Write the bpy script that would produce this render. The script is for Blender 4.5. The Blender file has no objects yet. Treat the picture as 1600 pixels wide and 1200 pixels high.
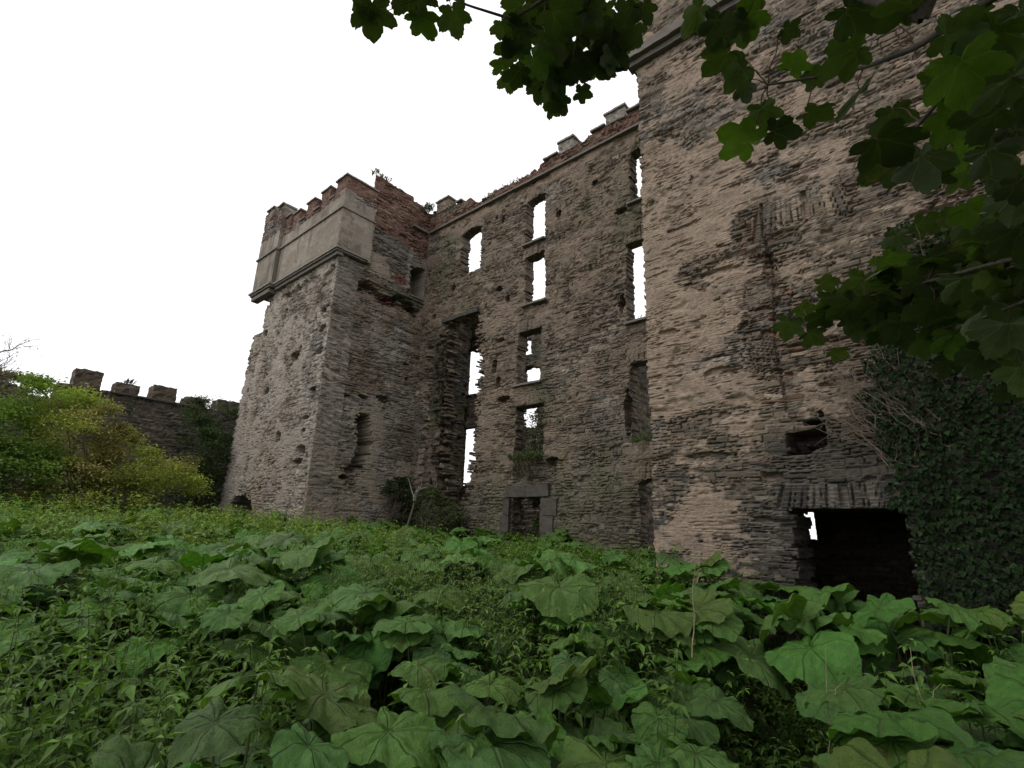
import bpy, math, random
import numpy as np
from mathutils import Matrix, Vector

# ------------------------------------------------------------------ camera
S = bpy.context.scene
col = S.collection
EYE = Vector((0.0, 0.0, 1.7))
RGT = Vector((0.7488836, 0.6618231, 0.0341120))
UPV = Vector((0.1541702, -0.2240504, 0.9623061))
FWD = Vector((-0.6445192, 0.7153961, 0.2698211))
cd = bpy.data.cameras.new('camera'); cam = bpy.data.objects.new('camera', cd); col.objects.link(cam)
m = Matrix.Identity(4)
for i in range(3):
    m[i][0] = RGT[i]; m[i][1] = UPV[i]; m[i][2] = -FWD[i]; m[i][3] = EYE[i]
cam.matrix_world = m
cd.sensor_width = 36.0; cd.lens = 825.0 / 1600.0 * 36.0; cd.clip_start = 0.05; cd.clip_end = 2000
S.camera = cam

# ------------------------------------------------------------------ sky and sun
SUN_EL, SUN_AZ = math.radians(48), math.radians(205)     # azimuth from +Y towards +X
W = bpy.data.worlds.new('World'); S.world = W; W.use_nodes = True
nt = W.node_tree; nt.nodes.clear()
sky = nt.nodes.new('ShaderNodeTexSky'); sky.sky_type = 'NISHITA'; sky.sun_disc = False
sky.sun_elevation = SUN_EL; sky.sun_rotation = SUN_AZ; sky.dust_density = 3.0
mixs = nt.nodes.new('ShaderNodeMixRGB'); mixs.inputs[0].default_value = 0.9
mixs.inputs[2].default_value = (12.5, 12.4, 12.6, 1)     # the even white cloud layer
bg = nt.nodes.new('ShaderNodeBackground'); bg.inputs[1].default_value = 0.1
wo = nt.nodes.new('ShaderNodeOutputWorld')
nt.links.new(sky.outputs[0], mixs.inputs[1]); nt.links.new(mixs.outputs[0], bg.inputs[0]); nt.links.new(bg.outputs[0], wo.inputs[0])
sl = bpy.data.lights.new('sun', 'SUN'); sl.energy = 0.7; sl.angle = math.radians(25); sl.color = (1, 0.98, 0.95)
so = bpy.data.objects.new('sun', sl); col.objects.link(so)
sd = Vector((math.sin(SUN_AZ) * math.cos(SUN_EL), math.cos(SUN_AZ) * math.cos(SUN_EL), math.sin(SUN_EL)))
so.rotation_euler = sd.to_track_quat('Z', 'Y').to_euler()
vs = S.view_settings
vs.view_transform = 'Standard'; vs.look = 'None'; vs.gamma = 1; vs.use_curve_mapping = False
vs.exposure = 0.2
S.cycles.max_bounces = 6; S.cycles.diffuse_bounces = 4; S.cycles.transmission_bounces = 4; S.cycles.use_denoising = True

rng = np.random.default_rng(7); random.seed(7)

# ------------------------------------------------------------------ noise
def _h(ix, iy, seed=0):
    a = (ix.astype(np.int64) * 374761393 + iy.astype(np.int64) * 668265263 + seed * 974711) & 0xffffffff
    a = ((a ^ (a >> 13)) * 1274126177) & 0xffffffff
    a = ((a ^ (a >> 16)) * 2246822519) & 0xffffffff
    return ((a ^ (a >> 15)) & 0xffffff) / float(0xffffff)
def vn(x, y, seed=0):
    xi = np.floor(x); yi = np.floor(y); fx = x - xi; fy = y - yi
    fx = fx * fx * (3 - 2 * fx); fy = fy * fy * (3 - 2 * fy)
    a = _h(xi, yi, seed); b = _h(xi + 1, yi, seed); c = _h(xi, yi + 1, seed); d = _h(xi + 1, yi + 1, seed)
    return (a * (1 - fx) + b * fx) * (1 - fy) + (c * (1 - fx) + d * fx) * fy
def fbm(x, y, seed=0, o=4):
    r = 0; am = 0.5; t = 0
    for k in range(o):
        r = r + am * vn(x, y, seed + k * 17); t += am; am *= 0.5; x = x * 2.03 + 11.3; y = y * 2.03 + 5.7
    return r / t
def vn3(p, s, seed=0):
    return (vn(p[:, 0] * s + p[:, 2] * s * .71, p[:, 1] * s - p[:, 2] * s * .57, seed) + vn(p[:, 2] * s + 3.1, (p[:, 0] + p[:, 1]) * s * .8, seed + 5)) / 2
def sm(x, a, b):
    t = np.clip((x - a) / (b - a), 0, 1); return t * t * (3 - 2 * t)

# ------------------------------------------------------------------ mesh output
def mesh(name, V, faces, mat, parent=None, colr=None, uv=None, smooth=False):
    """faces: list of int arrays (n,3) or (n,4)"""
    V = np.asarray(V, np.float32)
    faces = [np.asarray(f, np.int32) for f in faces if len(f)]
    me = bpy.data.meshes.new(name)
    loops = np.concatenate([f.ravel() for f in faces])
    sizes = np.concatenate([np.full(len(f), f.shape[1], np.int32) for f in faces])
    starts = np.concatenate([[0], np.cumsum(sizes)[:-1]]).astype(np.int32)
    me.vertices.add(len(V)); me.vertices.foreach_set('co', V.ravel())
    me.loops.add(len(loops)); me.loops.foreach_set('vertex_index', loops)
    me.polygons.add(len(sizes)); me.polygons.foreach_set('loop_start', starts)
    try: me.polygons.foreach_set('loop_total', sizes)
    except Exception: pass
    me.polygons.foreach_set('use_smooth', np.full(len(sizes), smooth, bool))
    if colr is not None:
        ca = me.color_attributes.new('col', 'FLOAT_COLOR', 'POINT')
        c4 = np.ones((len(V), 4), np.float32); c4[:, :3] = colr; ca.data.foreach_set('color', c4.ravel())
    if uv is not None:
        ul = me.uv_layers.new(name='UVMap'); ul.data.foreach_set('uv', np.asarray(uv, np.float32)[loops].ravel())
    me.update(calc_edges=True); me.validate()
    if mat: me.materials.append(mat)
    o = bpy.data.objects.new(name, me); col.objects.link(o)
    if parent is not None: o.parent = parent
    return o
def tag(o, label=None, cat=None, group=None, kind=None):
    if label: o['label'] = label
    if cat: o['category'] = cat
    if group: o['group'] = group
    if kind: o['kind'] = kind
    return o
def empty(name, loc=(0, 0, 0), label=None, cat=None, group=None):
    o = bpy.data.objects.new(name, None); col.objects.link(o); o.location = loc
    return tag(o, label, cat, group)
class MB:
    def __init__(s): s.V = []; s.F3 = []; s.F4 = []; s.C = []; s.U = []; s.n = 0
    def add(s, V, F, c=None, uv=None):
        V = np.asarray(V, float); F = np.asarray(F, int) + s.n
        s.V.append(V); (s.F3 if F.shape[1] == 3 else s.F4).append(F)
        c = np.asarray(c if c is not None else (1, 1, 1), float)
        s.C.append(np.broadcast_to(c, (len(V), 3))); s.U.append(uv if uv is not None else np.zeros((len(V), 2))); s.n += len(V)
    def build(s, name, mat, parent=None, smooth=False):
        return mesh(name, np.concatenate(s.V), s.F3 + s.F4, mat, parent, np.concatenate(s.C), np.concatenate(s.U), smooth)

# ------------------------------------------------------------------ materials
def mat(name, rough=0.9, bumps=((18, .5, .02), (70, .5, .006)), grain=0.35, spec=0.3, tint=(1, 1, 1), objr=0.0, trans=0.0, veins=False):
    M = bpy.data.materials.new(name); M.use_nodes = True; n = M.node_tree; L = n.links; B = n.nodes['Principled BSDF']
    B.inputs['Roughness'].default_value = rough; B.inputs['Specular IOR Level'].default_value = spec
    at = n.nodes.new('ShaderNodeAttribute'); at.attribute_name = 'col'
    tc = n.nodes.new('ShaderNodeTexCoord')
    nz = n.nodes.new('ShaderNodeTexNoise'); nz.inputs['Scale'].default_value = bumps[0][0]; nz.inputs['Detail'].default_value = 8; nz.inputs['Roughness'].default_value = .65
    L.new(tc.outputs['Object'], nz.inputs['Vector'])
    mr = n.nodes.new('ShaderNodeMapRange'); mr.inputs[1].default_value = .25; mr.inputs[2].default_value = .75
    mr.inputs[3].default_value = 1 - grain; mr.inputs[4].default_value = 1 + grain
    L.new(nz.outputs['Fac'], mr.inputs[0])
    mx = n.nodes.new('ShaderNodeVectorMath'); mx.operation = 'SCALE'; L.new(at.outputs['Color'], mx.inputs[0]); L.new(mr.outputs[0], mx.inputs['Scale'])
    last = mx.outputs[0]
    if objr:
        oi = n.nodes.new('ShaderNodeObjectInfo'); hs = n.nodes.new('ShaderNodeHueSaturation')
        m1 = n.nodes.new('ShaderNodeMapRange'); m1.inputs[3].default_value = .5 - .012 * objr; m1.inputs[4].default_value = .5 + .02 * objr
        m2 = n.nodes.new('ShaderNodeMapRange'); m2.inputs[3].default_value = 1 - .3 * objr; m2.inputs[4].default_value = 1 + .4 * objr
        mt = n.nodes.new('ShaderNodeMath'); mt.operation = 'FRACT'; mm = n.nodes.new('ShaderNodeMath'); mm.operation = 'MULTIPLY'; mm.inputs[1].default_value = 7.31
        L.new(oi.outputs['Random'], m1.inputs[0]); L.new(oi.outputs['Random'], mm.inputs[0]); L.new(mm.outputs[0], mt.inputs[0]); L.new(mt.outputs[0], m2.inputs[0])
        L.new(m1.outputs[0], hs.inputs['Hue']); L.new(m2.outputs[0], hs.inputs['Value']); L.new(last, hs.inputs['Color']); last = hs.outputs[0]
    hsrc = nz.outputs['Fac']
    if veins:
        uvn = n.nodes.new('ShaderNodeUVMap'); sx = n.nodes.new('ShaderNodeSeparateXYZ'); L.new(uvn.outputs[0], sx.inputs[0])
        def mth(op, a, b=None):
            q = n.nodes.new('ShaderNodeMath'); q.operation = op
            for i, v in enumerate((a, b)):
                if v is None: continue
                if isinstance(v, (int, float)): q.inputs[i].default_value = v
                else: L.new(v, q.inputs[i])
            return q.outputs[0]
        fr = mth('ABSOLUTE', mth('SUBTRACT', mth('FRACT', sx.outputs[0]), .5))          # .5 on a vein
        di = mth('MULTIPLY', mth('SUBTRACT', .5, fr), sx.outputs[1])                    # distance across the vein
        v1 = mth('SUBTRACT', 1.0, mth('MULTIPLY', di, 26.0)); v1 = mth('MAXIMUM', v1, 0.0)
        # side veins
        sv = mth('SUBTRACT', mth('MULTIPLY', sx.outputs[1], 6.0), mth('MULTIPLY', mth('SUBTRACT', .5, fr), 3.0))
        s2 = mth('ABSOLUTE', mth('SUBTRACT', mth('FRACT', sv), .5)); v2 = mth('MAXIMUM', mth('MULTIPLY', mth('SUBTRACT', s2, .42), 8.0), 0.0)
        vv = mth('MAXIMUM', v1, mth('MULTIPLY', v2, .18))
        mc = n.nodes.new('ShaderNodeMixRGB'); L.new(mth('MULTIPLY', v1, .2), mc.inputs[0]); L.new(last, mc.inputs[1]); mc.inputs[2].default_value = (.16, .2, .07, 1)
        last = mc.outputs[0]
        hsrc = mth('SUBTRACT', nz.outputs['Fac'], mth('MULTIPLY', vv, .5))
    if veins:
        bn = n.nodes.new('ShaderNodeTexNoise'); bn.inputs['Scale'].default_value = 7.0; bn.inputs['Detail'].default_value = 7; bn.inputs['Roughness'].default_value = .7
        L.new(tc.outputs['Object'], bn.inputs['Vector']); br = n.nodes.new('ShaderNodeMapRange'); br.inputs[1].default_value = .62; br.inputs[2].default_value = .70; br.inputs[4].default_value = .75
        L.new(bn.outputs['Fac'], br.inputs[0]); bm = n.nodes.new('ShaderNodeMixRGB'); L.new(br.outputs[0], bm.inputs[0]); L.new(last, bm.inputs[1]); bm.inputs[2].default_value = (.13, .12, .035, 1); last = bm.outputs[0]
    L.new(last, B.inputs['Base Color'])
    prev = None
    for k, (sc, st, di_) in enumerate(bumps):
        if k == 0: src = hsrc
        else:
            q = n.nodes.new('ShaderNodeTexNoise'); q.inputs['Scale'].default_value = sc; q.inputs['Detail'].default_value = 6; q.inputs['Roughness'].default_value = .6
            L.new(tc.outputs['Object'], q.inputs['Vector']); src = q.outputs['Fac']
        b = n.nodes.new('ShaderNodeBump'); b.inputs['Strength'].default_value = st; b.inputs['Distance'].default_value = di_
        L.new(src, b.inputs['Height'])
        if prev: L.new(prev, b.inputs['Normal'])
        prev = b.outputs[0]
    L.new(prev, B.inputs['Normal'])
    if trans:
        tr = n.nodes.new('ShaderNodeBsdfTranslucent'); ms = n.nodes.new('ShaderNodeMixShader'); ms.inputs[0].default_value = trans
        tcx = n.nodes.new('ShaderNodeVectorMath'); tcx.operation = 'MULTIPLY'; tcx.inputs[1].default_value = (1.25, 1.35, .5)
        L.new(last, tcx.inputs[0]); L.new(tcx.outputs[0], tr.inputs[0]); L.new(prev, tr.inputs['Normal'])
        L.new(B.outputs[0], ms.inputs[1]); L.new(tr.outputs[0], ms.inputs[2]); L.new(ms.outputs[0], n.nodes['Material Output'].inputs[0])
    return M
M_stone = mat('rubble stone', .92, ((14, .9, .03), (60, .8, .010)), .38)
M_ash = mat('weathered render', .9, ((6, .5, .02), (50, .6, .006)), .16)
M_slate = mat('slate slab', .75, ((20, .6, .02), (80, .5, .006)), .3)
M_wood = mat('bark', .9, ((30, .7, .02), (90, .5, .006)), .35)
M_bur = mat('butterbur leaf', .52, ((14, 1.0, .035), (50, .5, .006)), .3, .32, objr=.5, trans=.25, veins=True)
M_leaf = mat('small leaves', .6, ((9, .2, .01), (90, .3, .003)), .25, .3, trans=.3)
M_syc = mat('sycamore leaf', .5, ((25, .3, .006), (90, .3, .002)), .28, .3, trans=.3, veins=True)
M_soil = mat('damp soil and litter', .95, ((6, .8, .05), (40, .8, .02)), .5)

# ------------------------------------------------------------------ masonry
class Rub:
    """layout of thin slate rubble courses; gives a stone id, random numbers and the distance to the joint"""
    def __init__(s, seed, ch=(.05, .13), sw=(.14, .5), zmax=20):
        r = np.random.default_rng(seed); s.seed = seed
        s.cb = -2 + np.concatenate([[0], np.cumsum(r.uniform(*ch, 900) * np.where(r.random(900) < .25, 1.7, 1))])
        s.W = r.uniform(*sw, 901); s.S = r.uniform(0, 5, 901)
    def __call__(s, u, z, vous=()):
        z2 = z + .22 * (fbm(u * .6, z * .6, s.seed, 2) - .5) + .055 * (vn(u * 2.6, z * 2.9, s.seed + 3) - .5) + .03 * (vn(u * 11, z * 9, s.seed + 4) - .5)
        u2 = u + .05 * (vn(u * 4, z * 9, s.seed + 8) - .5)
        c = np.clip(np.searchsorted(s.cb, z2) - 1, 0, 899)
        lo, hi = s.cb[c], s.cb[c + 1]
        # some courses are doubled locally by thin slates
        spl = (_h(np.floor(u2 / .9 + s.S[c]), c, 5) < .35) & ((hi - lo) > .07)
        mid = (lo + hi) / 2; up = z2 > mid
        lo = np.where(spl & up, mid, lo); hi = np.where(spl & ~up, mid, hi)
        cid = c * 3 + np.where(spl, 1 + up, 0)
        w = s.W[c] * np.where(spl, .8, 1)
        t = (u2 + s.S[c] * 3) / w + np.where(spl, up * .43, 0); t = t + .33 * np.sin(t * 2.1 + c)
        i = np.floor(t); du = np.minimum(t - i, 1 - (t - i)) * w
        dv = np.minimum(z2 - lo, hi - z2); fv = (z2 - lo) / (hi - lo)
        for (a, b, zb, zt, arch) in vous:
            zz = z - arch * (1 - ((u - (a + b) / 2) / ((b - a) / 2)) ** 2) if arch else z
            k = (u > a - .12) & (u < b + .12) & (zz > zb) & (zz < zt)
            tt = (u + (zz - zb) * .35 * (u - (a + b) / 2)) / .085; tt = tt + .2 * np.sin(tt * 3)
            ii = np.floor(tt)
            cid = np.where(k, 5000 + int(abs(a * 10)), cid); i = np.where(k, ii, i)
            du = np.where(k, np.minimum(tt - ii, 1 - tt + ii) * .085, du); dv = np.where(k, np.minimum(zz - zb, zt - zz), dv)
        r1 = _h(i, cid, s.seed + 1); r2 = _h(i, cid, s.seed + 2); r3 = _h(i, cid, s.seed + 3)
        return r1, r2, r3, np.minimum(du, dv), fv

def mixc(a, b, t):
    t = np.asarray(t)[..., None]; return np.asarray(a) * (1 - t) + np.asarray(b) * t
PAL = dict(
    brown=((.20, .155, .115), (.11, .090, .072), (.27, .215, .16)),
    grey=((.30, .265, .225), (.19, .175, .155), (.40, .36, .31)),
    dark=((.085, .075, .062), (.05, .046, .04), (.13, .115, .095)),
    tan=((.255, .20, .145), (.15, .128, .10), (.34, .275, .205)),
    brick=((.165, .092, .066), (.115, .072, .056), (.22, .15, .11)))
def pal(name, r1, r2):
    a, b, c = PAL[name]
    x = mixc(a, b, sm(r1, .45, .95)); x = mixc(x, c, sm(r2, .75, 1.0)); return x * (1 + .5 * (r1 * 7 % 1 > .965))[..., None]

def wall(name, org, U, N, u0, u1, z0, z1, res, T, mat_, parent, rub, solid, depth=None, color=None, plaster=None,
         vous=(), amp=.035, layers=3, back=True, jit=.05, plt=.02, lowf=.045, wrap=False):
    nu = int(round((u1 - u0) / res)); nz = int(round((z1 - z0) / res))
    us = np.linspace(u0, u1, nu + 1); zs = np.linspace(z0, z1, nz + 1)
    uc = (us[1:] + us[:-1]) / 2; zc = (zs[1:] + zs[:-1]) / 2
    Uc, Zc = np.meshgrid(uc, zc, indexing='ij')
    r1, r2, r3, d, fv = rub(Uc, Zc, vous)
    keep = solid(Uc, Zc, r3 - .5)
    Ug, Zg = np.meshgrid(us, zs, indexing='ij')
    def surf(u, z):
        r1, r2, r3, d, fv = rub(u, z, vous)
        pl = plaster(u, z) if plaster else np.zeros_like(u)
        jw = max(.012, res * .55)
        jn = .25 + 1.3 * sm(vn(u * 3.1, z * 5.3, 61), .25, .8)
        fl = sm(vn(u * 6 + .8 * vn(u * 2, z * 9, 66), z * 36 + 2.5 * vn(u * 1.3, z * 2, 65), 62), .70, .84) * sm(vn(u * 1.9, z * 3.3, 63), .35, .6)
        h = (r1 - .5) * amp * (.5 + vn(u * .9, z * 1.4, 64)) + (fv - .4) * .016 - .030 * jn * (1 - sm(d, 0, jw)) - .020 * fl - np.where(r3 > .965, .07 * sm(d, 0, .02), 0)
        hp = plt + .014 * (fbm(u * 9, z * 9, 51, 3) - .5)
        hp = hp + (0 if wrap else (.42 * h) * sm(fbm(u * 2.2, z * 4.5, 67, 3), .46, .60) - .018 * fl); h = h * (1 - pl) + hp * pl + lowf * (fbm(u * .8, z * .8, 77, 3) - .5)
        c = color(u, z, r1, r2, r3, pl) * (1 - .30 * fl)[..., None]
        j = (1 - sm(d, 0, jw))[..., None] * (1 - pl[..., None])
        c = c * (1 - j) + j * c * .55
        if depth is not None: h = h - depth(u, z, r3 - .5)
        return h, c
    Hh, Cc = surf(Ug, Zg)
    org = np.array(org, float); U = np.array(U, float); N = np.array(N, float); Zv = np.array([0, 0, 1.])
    def pos(u, z, h): return org + u[:, None] * U + z[:, None] * Zv + h[:, None] * N
    idx = np.arange((nu + 1) * (nz + 1)).reshape(nu + 1, nz + 1)
    q = np.stack([idx[:-1, :-1], idx[1:, :-1], idx[1:, 1:], idx[:-1, 1:]], -1)[keep]
    K = np.pad(keep, 1)
    E = []
    # boundary edges oriented as in the kept face (a->b)
    k = keep & ~K[1:-1, :-2]; E.append(np.stack([idx[:-1, :-1][k], idx[1:, :-1][k]], -1))      # bottom
    k = keep & ~K[2:, 1:-1];  E.append(np.stack([idx[1:, :-1][k], idx[1:, 1:][k]], -1))        # right
    k = keep & ~K[1:-1, 2:];  E.append(np.stack([idx[1:, 1:][k], idx[:-1, 1:][k]], -1))        # top
    k = keep & ~K[:-2, 1:-1]; E.append(np.stack([idx[:-1, 1:][k], idx[:-1, :-1][k]], -1))      # left
    E = np.concatenate(E)
    uf, zf, hf = Ug.ravel(), Zg.ravel(), Hh.ravel()
    used = np.unique(q); remap = np.full(len(uf), -1); remap[used] = np.arange(len(used))
    V = [pos(uf[used], zf[used], hf[used])]; C = [Cc.reshape(-1, 3)[used]]
    F = [remap[q]]; n = len(used)
    b = np.unique(E); rb = np.full(len(uf), -1); rb[b] = np.arange(len(b))
    prev = remap[b]; steps = max(2, int(math.ceil(T / .12))) if layers == 3 else layers
    for L in range(1, steps + 1):
        dd = T * L / steps
        rr = _h(np.floor(zf[b] / .075), np.floor(uf[b] / .16) + L * 31, 9) - .5
        rr2 = _h(np.floor(zf[b] / .075) + 77, np.full(len(b), L // 2), 19) - .5
        ju = jit * rr2; jz = jit * .6 * rr
        V.append(pos(uf[b] + ju, zf[b] + jz, np.full(len(b), -dd) + .02 * rr))
        a1, a2, a3, ad, af = rub(uf[b] + dd, zf[b], ())
        cc = color(uf[b], zf[b], a1, a2, a3, plaster(uf[b], zf[b]) if wrap else np.zeros(len(b)))
        jj = (1 - sm(ad, 0, .012))[:, None] * (0 if wrap else 1); C.append(cc * (1 - .5 * jj) * .92)
        cur = n + np.arange(len(b)); n += len(b)
        e0, e1 = rb[E[:, 0]], rb[E[:, 1]]
        F.append(np.stack([prev[e1], prev[e0], cur[e0], cur[e1]], -1)); prev = cur
    if back:
        V.append(pos(uf[used], zf[used], np.full(len(used), -T))); C.append(Cc.reshape(-1, 3)[used])
        F.append(remap[q][:, ::-1] + n); n += len(used)
    return mesh(name, np.concatenate(V), F, mat_, parent, np.concatenate(C))

def rbox(x0, x1, y0, y1, z0, z1, pname='brown', res=.06, amp=.03, rub=None, tone=1.0, mb=None, plain=False):
    """subdivided block of masonry, roughened; one closed skin"""
    mb = mb or MB(); rub = rub or RB
    lo = np.array([x0, y0, z0]); hi = np.array([x1, y1, z1]); ctr = (lo + hi) / 2
    for ax in range(3):
        for sgn in (-1, 1):
            a, b = [(1, 2), (2, 0), (0, 1)][ax]
            na = max(1, int((hi[a] - lo[a]) / res)); nb = max(1, int((hi[b] - lo[b]) / res))
            A, Bq = np.meshgrid(np.linspace(lo[a], hi[a], na + 1), np.linspace(lo[b], hi[b], nb + 1), indexing='ij')
            P = np.zeros((A.size, 3)); P[:, a] = A.ravel(); P[:, b] = Bq.ravel(); P[:, ax] = hi[ax] if sgn > 0 else lo[ax]
            hu = P[:, 0] if ax != 0 else P[:, 1]; hz = P[:, 2] if ax != 2 else P[:, 1]
            r1, r2, r3, d, fv = rub(hu, hz)
            if plain: c = mixc(PAL[pname][0], PAL[pname][1], fbm(hu * 3, hz * 3, 5) * .8)
            else: c = pal(pname, r1, r2) * (.5 + .5 * sm(d, 0, .015))[:, None]
            Q = P.copy()
            for k in range(3): Q[:, k] += amp * 2 * (vn3(P, 9, 11 + k * 7) - .5) + amp * .8 * (vn3(P, 26, 31 + k * 7) - .5)
            idx = np.arange(A.size).reshape(A.shape)
            f = np.stack([idx[:-1, :-1], idx[1:, :-1], idx[1:, 1:], idx[:-1, 1:]], -1).reshape(-1, 4)
            if sgn < 0: f = f[:, ::-1]
            mb.add(Q, f, c * tone)
    return mb
RB = Rub(991, (.06, .10), (.15, .35))

def rects(u, z, rs, R, rag=.06):
    """True where no opening: R = list of (u0,u1,z0,z1,arch,rag)"""
    ok = np.ones_like(u, bool)
    for (a, b, c, d, arch, rg) in R:
        o = rs * 2 * rg
        top = d - arch * ((u - (a + b) / 2) / ((b - a) / 2)) ** 2
        ok &= ~((u > a + o) & (u < b - o * .8) & (z > c + o * .5) & (z < top + o * .3))
    return ok
def poly_in(u, z, P):
    r = np.zeros_like(u, bool); n = len(P)
    for i in range(n):
        x0, y0 = P[i]; x1, y1 = P[(i + 1) % n]
        if y0 == y1: continue
        c = ((y0 > z) != (y1 > z)) & (u < (x1 - x0) * (z - y0) / (y1 - y0) + x0); r ^= c
    return r
def blob(u, z, cu, cz, ru, rz, rs=0, k=.5):
    return sm(1 - np.sqrt(((u - cu) / ru) ** 2 + ((z - cz) / rz) ** 2) + rs * k, -.05, .12)
SY=[ (-1.511,0.778,3.668,0.26),(-1.584,0.803,3.667,0.15),(-1.414,0.921,3.678,0.22),(-1.384,0.86,3.726,0.26),(-1.307,1.013,3.707,0.2),(-1.266,0.992,3.743,0.2),(-1.235,1.221,3.767,0.13),(-1.279,1.339,3.8,0.2),(-1.219,1.333,3.84,0.26),(-1.281,1.474,3.844,0.24),(-1.349,1.473,3.803,0.2),(-1.196,1.461,3.901,0.3),(-1.23,1.603,3.917,0.28),(-1.125,1.613,3.965,0.3),(-1.092,1.698,3.919,0.28),(-1.021,1.726,3.931,0.26),(-0.962,1.676,3.995,0.24),(-1.105,1.802,3.898,0.2),(-1.337,1.617,3.844,0.22),(-1.24,1.67,3.862,0.27),(-1.301,1.754,3.829,0.19),(-1.19,1.733,3.84,0.2),(-1.096,1.379,3.877,0.3),(-1.041,1.492,3.959,0.3),(-0.958,1.544,3.96,0.26),(-1.17,1.294,3.89,0.24),(-0.839,1.641,3.939,0.18),(-0.801,1.656,3.942,0.16),(-1.012,1.779,3.893,0.18),(-0.381,1.353,3.123,0.24),(-0.354,1.401,3.083,0.2),(-0.416,1.237,3.216,0.2),(-0.378,1.28,3.189,0.2),(-0.32,1.32,3.169,0.2),(-0.276,1.323,3.174,0.22),(-0.237,1.382,3.126,0.12),(-0.383,1.46,3.087,0.14),(-0.26,1.531,3.113,0.18),(-0.185,1.576,3.075,0.14),(-0.341,1.485,2.995,0.2),(-0.394,1.538,2.916,0.26),(-0.335,1.539,2.933,0.2),(-0.235,1.544,2.95,0.2),(-0.093,1.482,2.885,0.22),(-0.069,1.34,2.9,0.24),(-0.077,1.196,2.905,0.24),(0.002,1.302,2.943,0.18),(-0.072,1.395,2.669,0.28),(-0.047,1.517,2.668,0.22),(0.006,1.517,2.669,0.26),(-0,1.644,2.652,0.2),(-0.034,1.527,2.83,0.2),(0.083,1.099,2.563,0.24),(0.068,1.145,2.667,0.2),(0.148,1.158,2.642,0.22),(0.162,1.217,2.561,0.22),(0.147,1.329,2.578,0.22),(0.086,1.398,2.664,0.22),(0.136,1.707,2.734,0.24),(0.199,1.7,2.735,0.24),(0.081,1.865,2.865,0.22),(0.112,1.991,2.847,0.2),(0.042,1.172,2.788,0.2),(0.188,1.221,2.717,0.22),(0.181,2.092,2.862,0.2),(0.207,1.94,2.716,0.26),(-0.65,2.919,2.838,0.22),(-0.595,2.909,2.894,0.2),(-0.585,2.961,2.763,0.22),(-0.474,2.856,2.808,0.24),(-0.432,2.83,2.891,0.26),(-0.476,2.799,2.944,0.2),(-0.401,2.884,2.764,0.22),(-0.496,3.014,2.653,0.18),(-0.336,2.768,2.807,0.28),(-0.279,2.732,2.908,0.28),(-0.194,2.712,2.969,0.24),(-0.24,2.786,2.787,0.3),(-0.115,2.586,2.766,0.3),(-0.167,2.733,2.655,0.26),(-0.037,2.555,2.845,0.28),(-0.046,2.625,2.674,0.3),(0.046,2.503,2.711,0.3),(-0.007,2.767,2.569,0.28),(-0.046,2.892,2.497,0.2),(0.082,2.55,2.584,0.3),(0.146,2.418,2.644,0.3),(0.155,2.473,2.488,0.3),(0.204,2.32,2.609,0.3),(0.1,2.46,2.809,0.28),(0.185,2.357,2.781,0.28),(0.037,2.521,2.918,0.24),(0.225,2.261,2.743,0.28),(0.078,2.694,2.459,0.26),(0.161,2.614,2.356,0.24),(-0.06,2.672,3.062,0.2),(-0.132,2.679,3.045,0.18),(0.147,2.728,2.312,0.2),(-0.097,2.863,2.59,0.22),(0.1,2.307,2.894,0.22),(-0.261,2.93,2.679,0.18) ]
BR=[ [(0.236,1.183,2.751),(0.105,1.211,2.74),(0.032,1.338,2.827),(-0.075,1.446,2.93),(-0.184,1.498,3.012),(-0.311,1.458,3.033)],[(0.25,1.318,2.744),(0.154,1.257,2.678),(0.09,1.279,2.658),(0.017,1.479,2.725),(-0.043,1.504,2.687)],[(0.327,2.107,2.562),(0.152,2.401,2.686),(-0.053,2.595,2.751),(-0.297,2.77,2.813),(-0.556,2.896,2.807)],[(0.314,2.142,2.478),(0.161,2.458,2.531),(0.016,2.665,2.559)],[(-0.68,1.208,3.78),(-0.903,1.432,3.93),(-1.108,1.614,3.973),(-1.245,1.703,3.833)],[(-0.835,1.195,3.853),(-1.101,1.34,3.898),(-1.239,1.291,3.853),(-1.307,1.091,3.795),(-1.31,0.959,3.73)],[(0.048,1.192,2.767),(-0.06,1.184,2.918),(-0.234,1.229,3.13),(-0.381,1.224,3.235)] ]
CROWN_N = 4000
CURT = [(3.36,4.25,7.31),(4.74,5.56,7.07),(6.04,6.92,7.25),(7.34,8.12,7.0),(8.65,9.7,7.16),(2.93,3.34,6.62),(-2,1.6,6.55)]
# ================================================================== the castle
castle = empty('castle_ruin', (-10, 12.5, 0.5), 'roofless four storey stone castle ruin with two square towers and empty windows', 'castle ruin')
castle_inv = Matrix.Translation((10, -12.5, -0.5))
def cpar(o, p=castle):
    """parent keeping world position"""
    o.parent = p; o.matrix_parent_inverse = p.matrix_world.inverted() if p is not castle else castle_inv
    return o
Ym, Yt, XL, XR = 12.48, 8.51, -16.35, -4.33
RA = Rub(1, (.05, .11), (.12, .40)); RBk = Rub(2, (.06, .07), (.16, .24)); RC = Rub(3, (.05, .12), (.15, .5)); RD = Rub(4, (.045, .10), (.16, .6)); RT_ = Rub(6, (.035, .075), (.12, .5))

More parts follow.
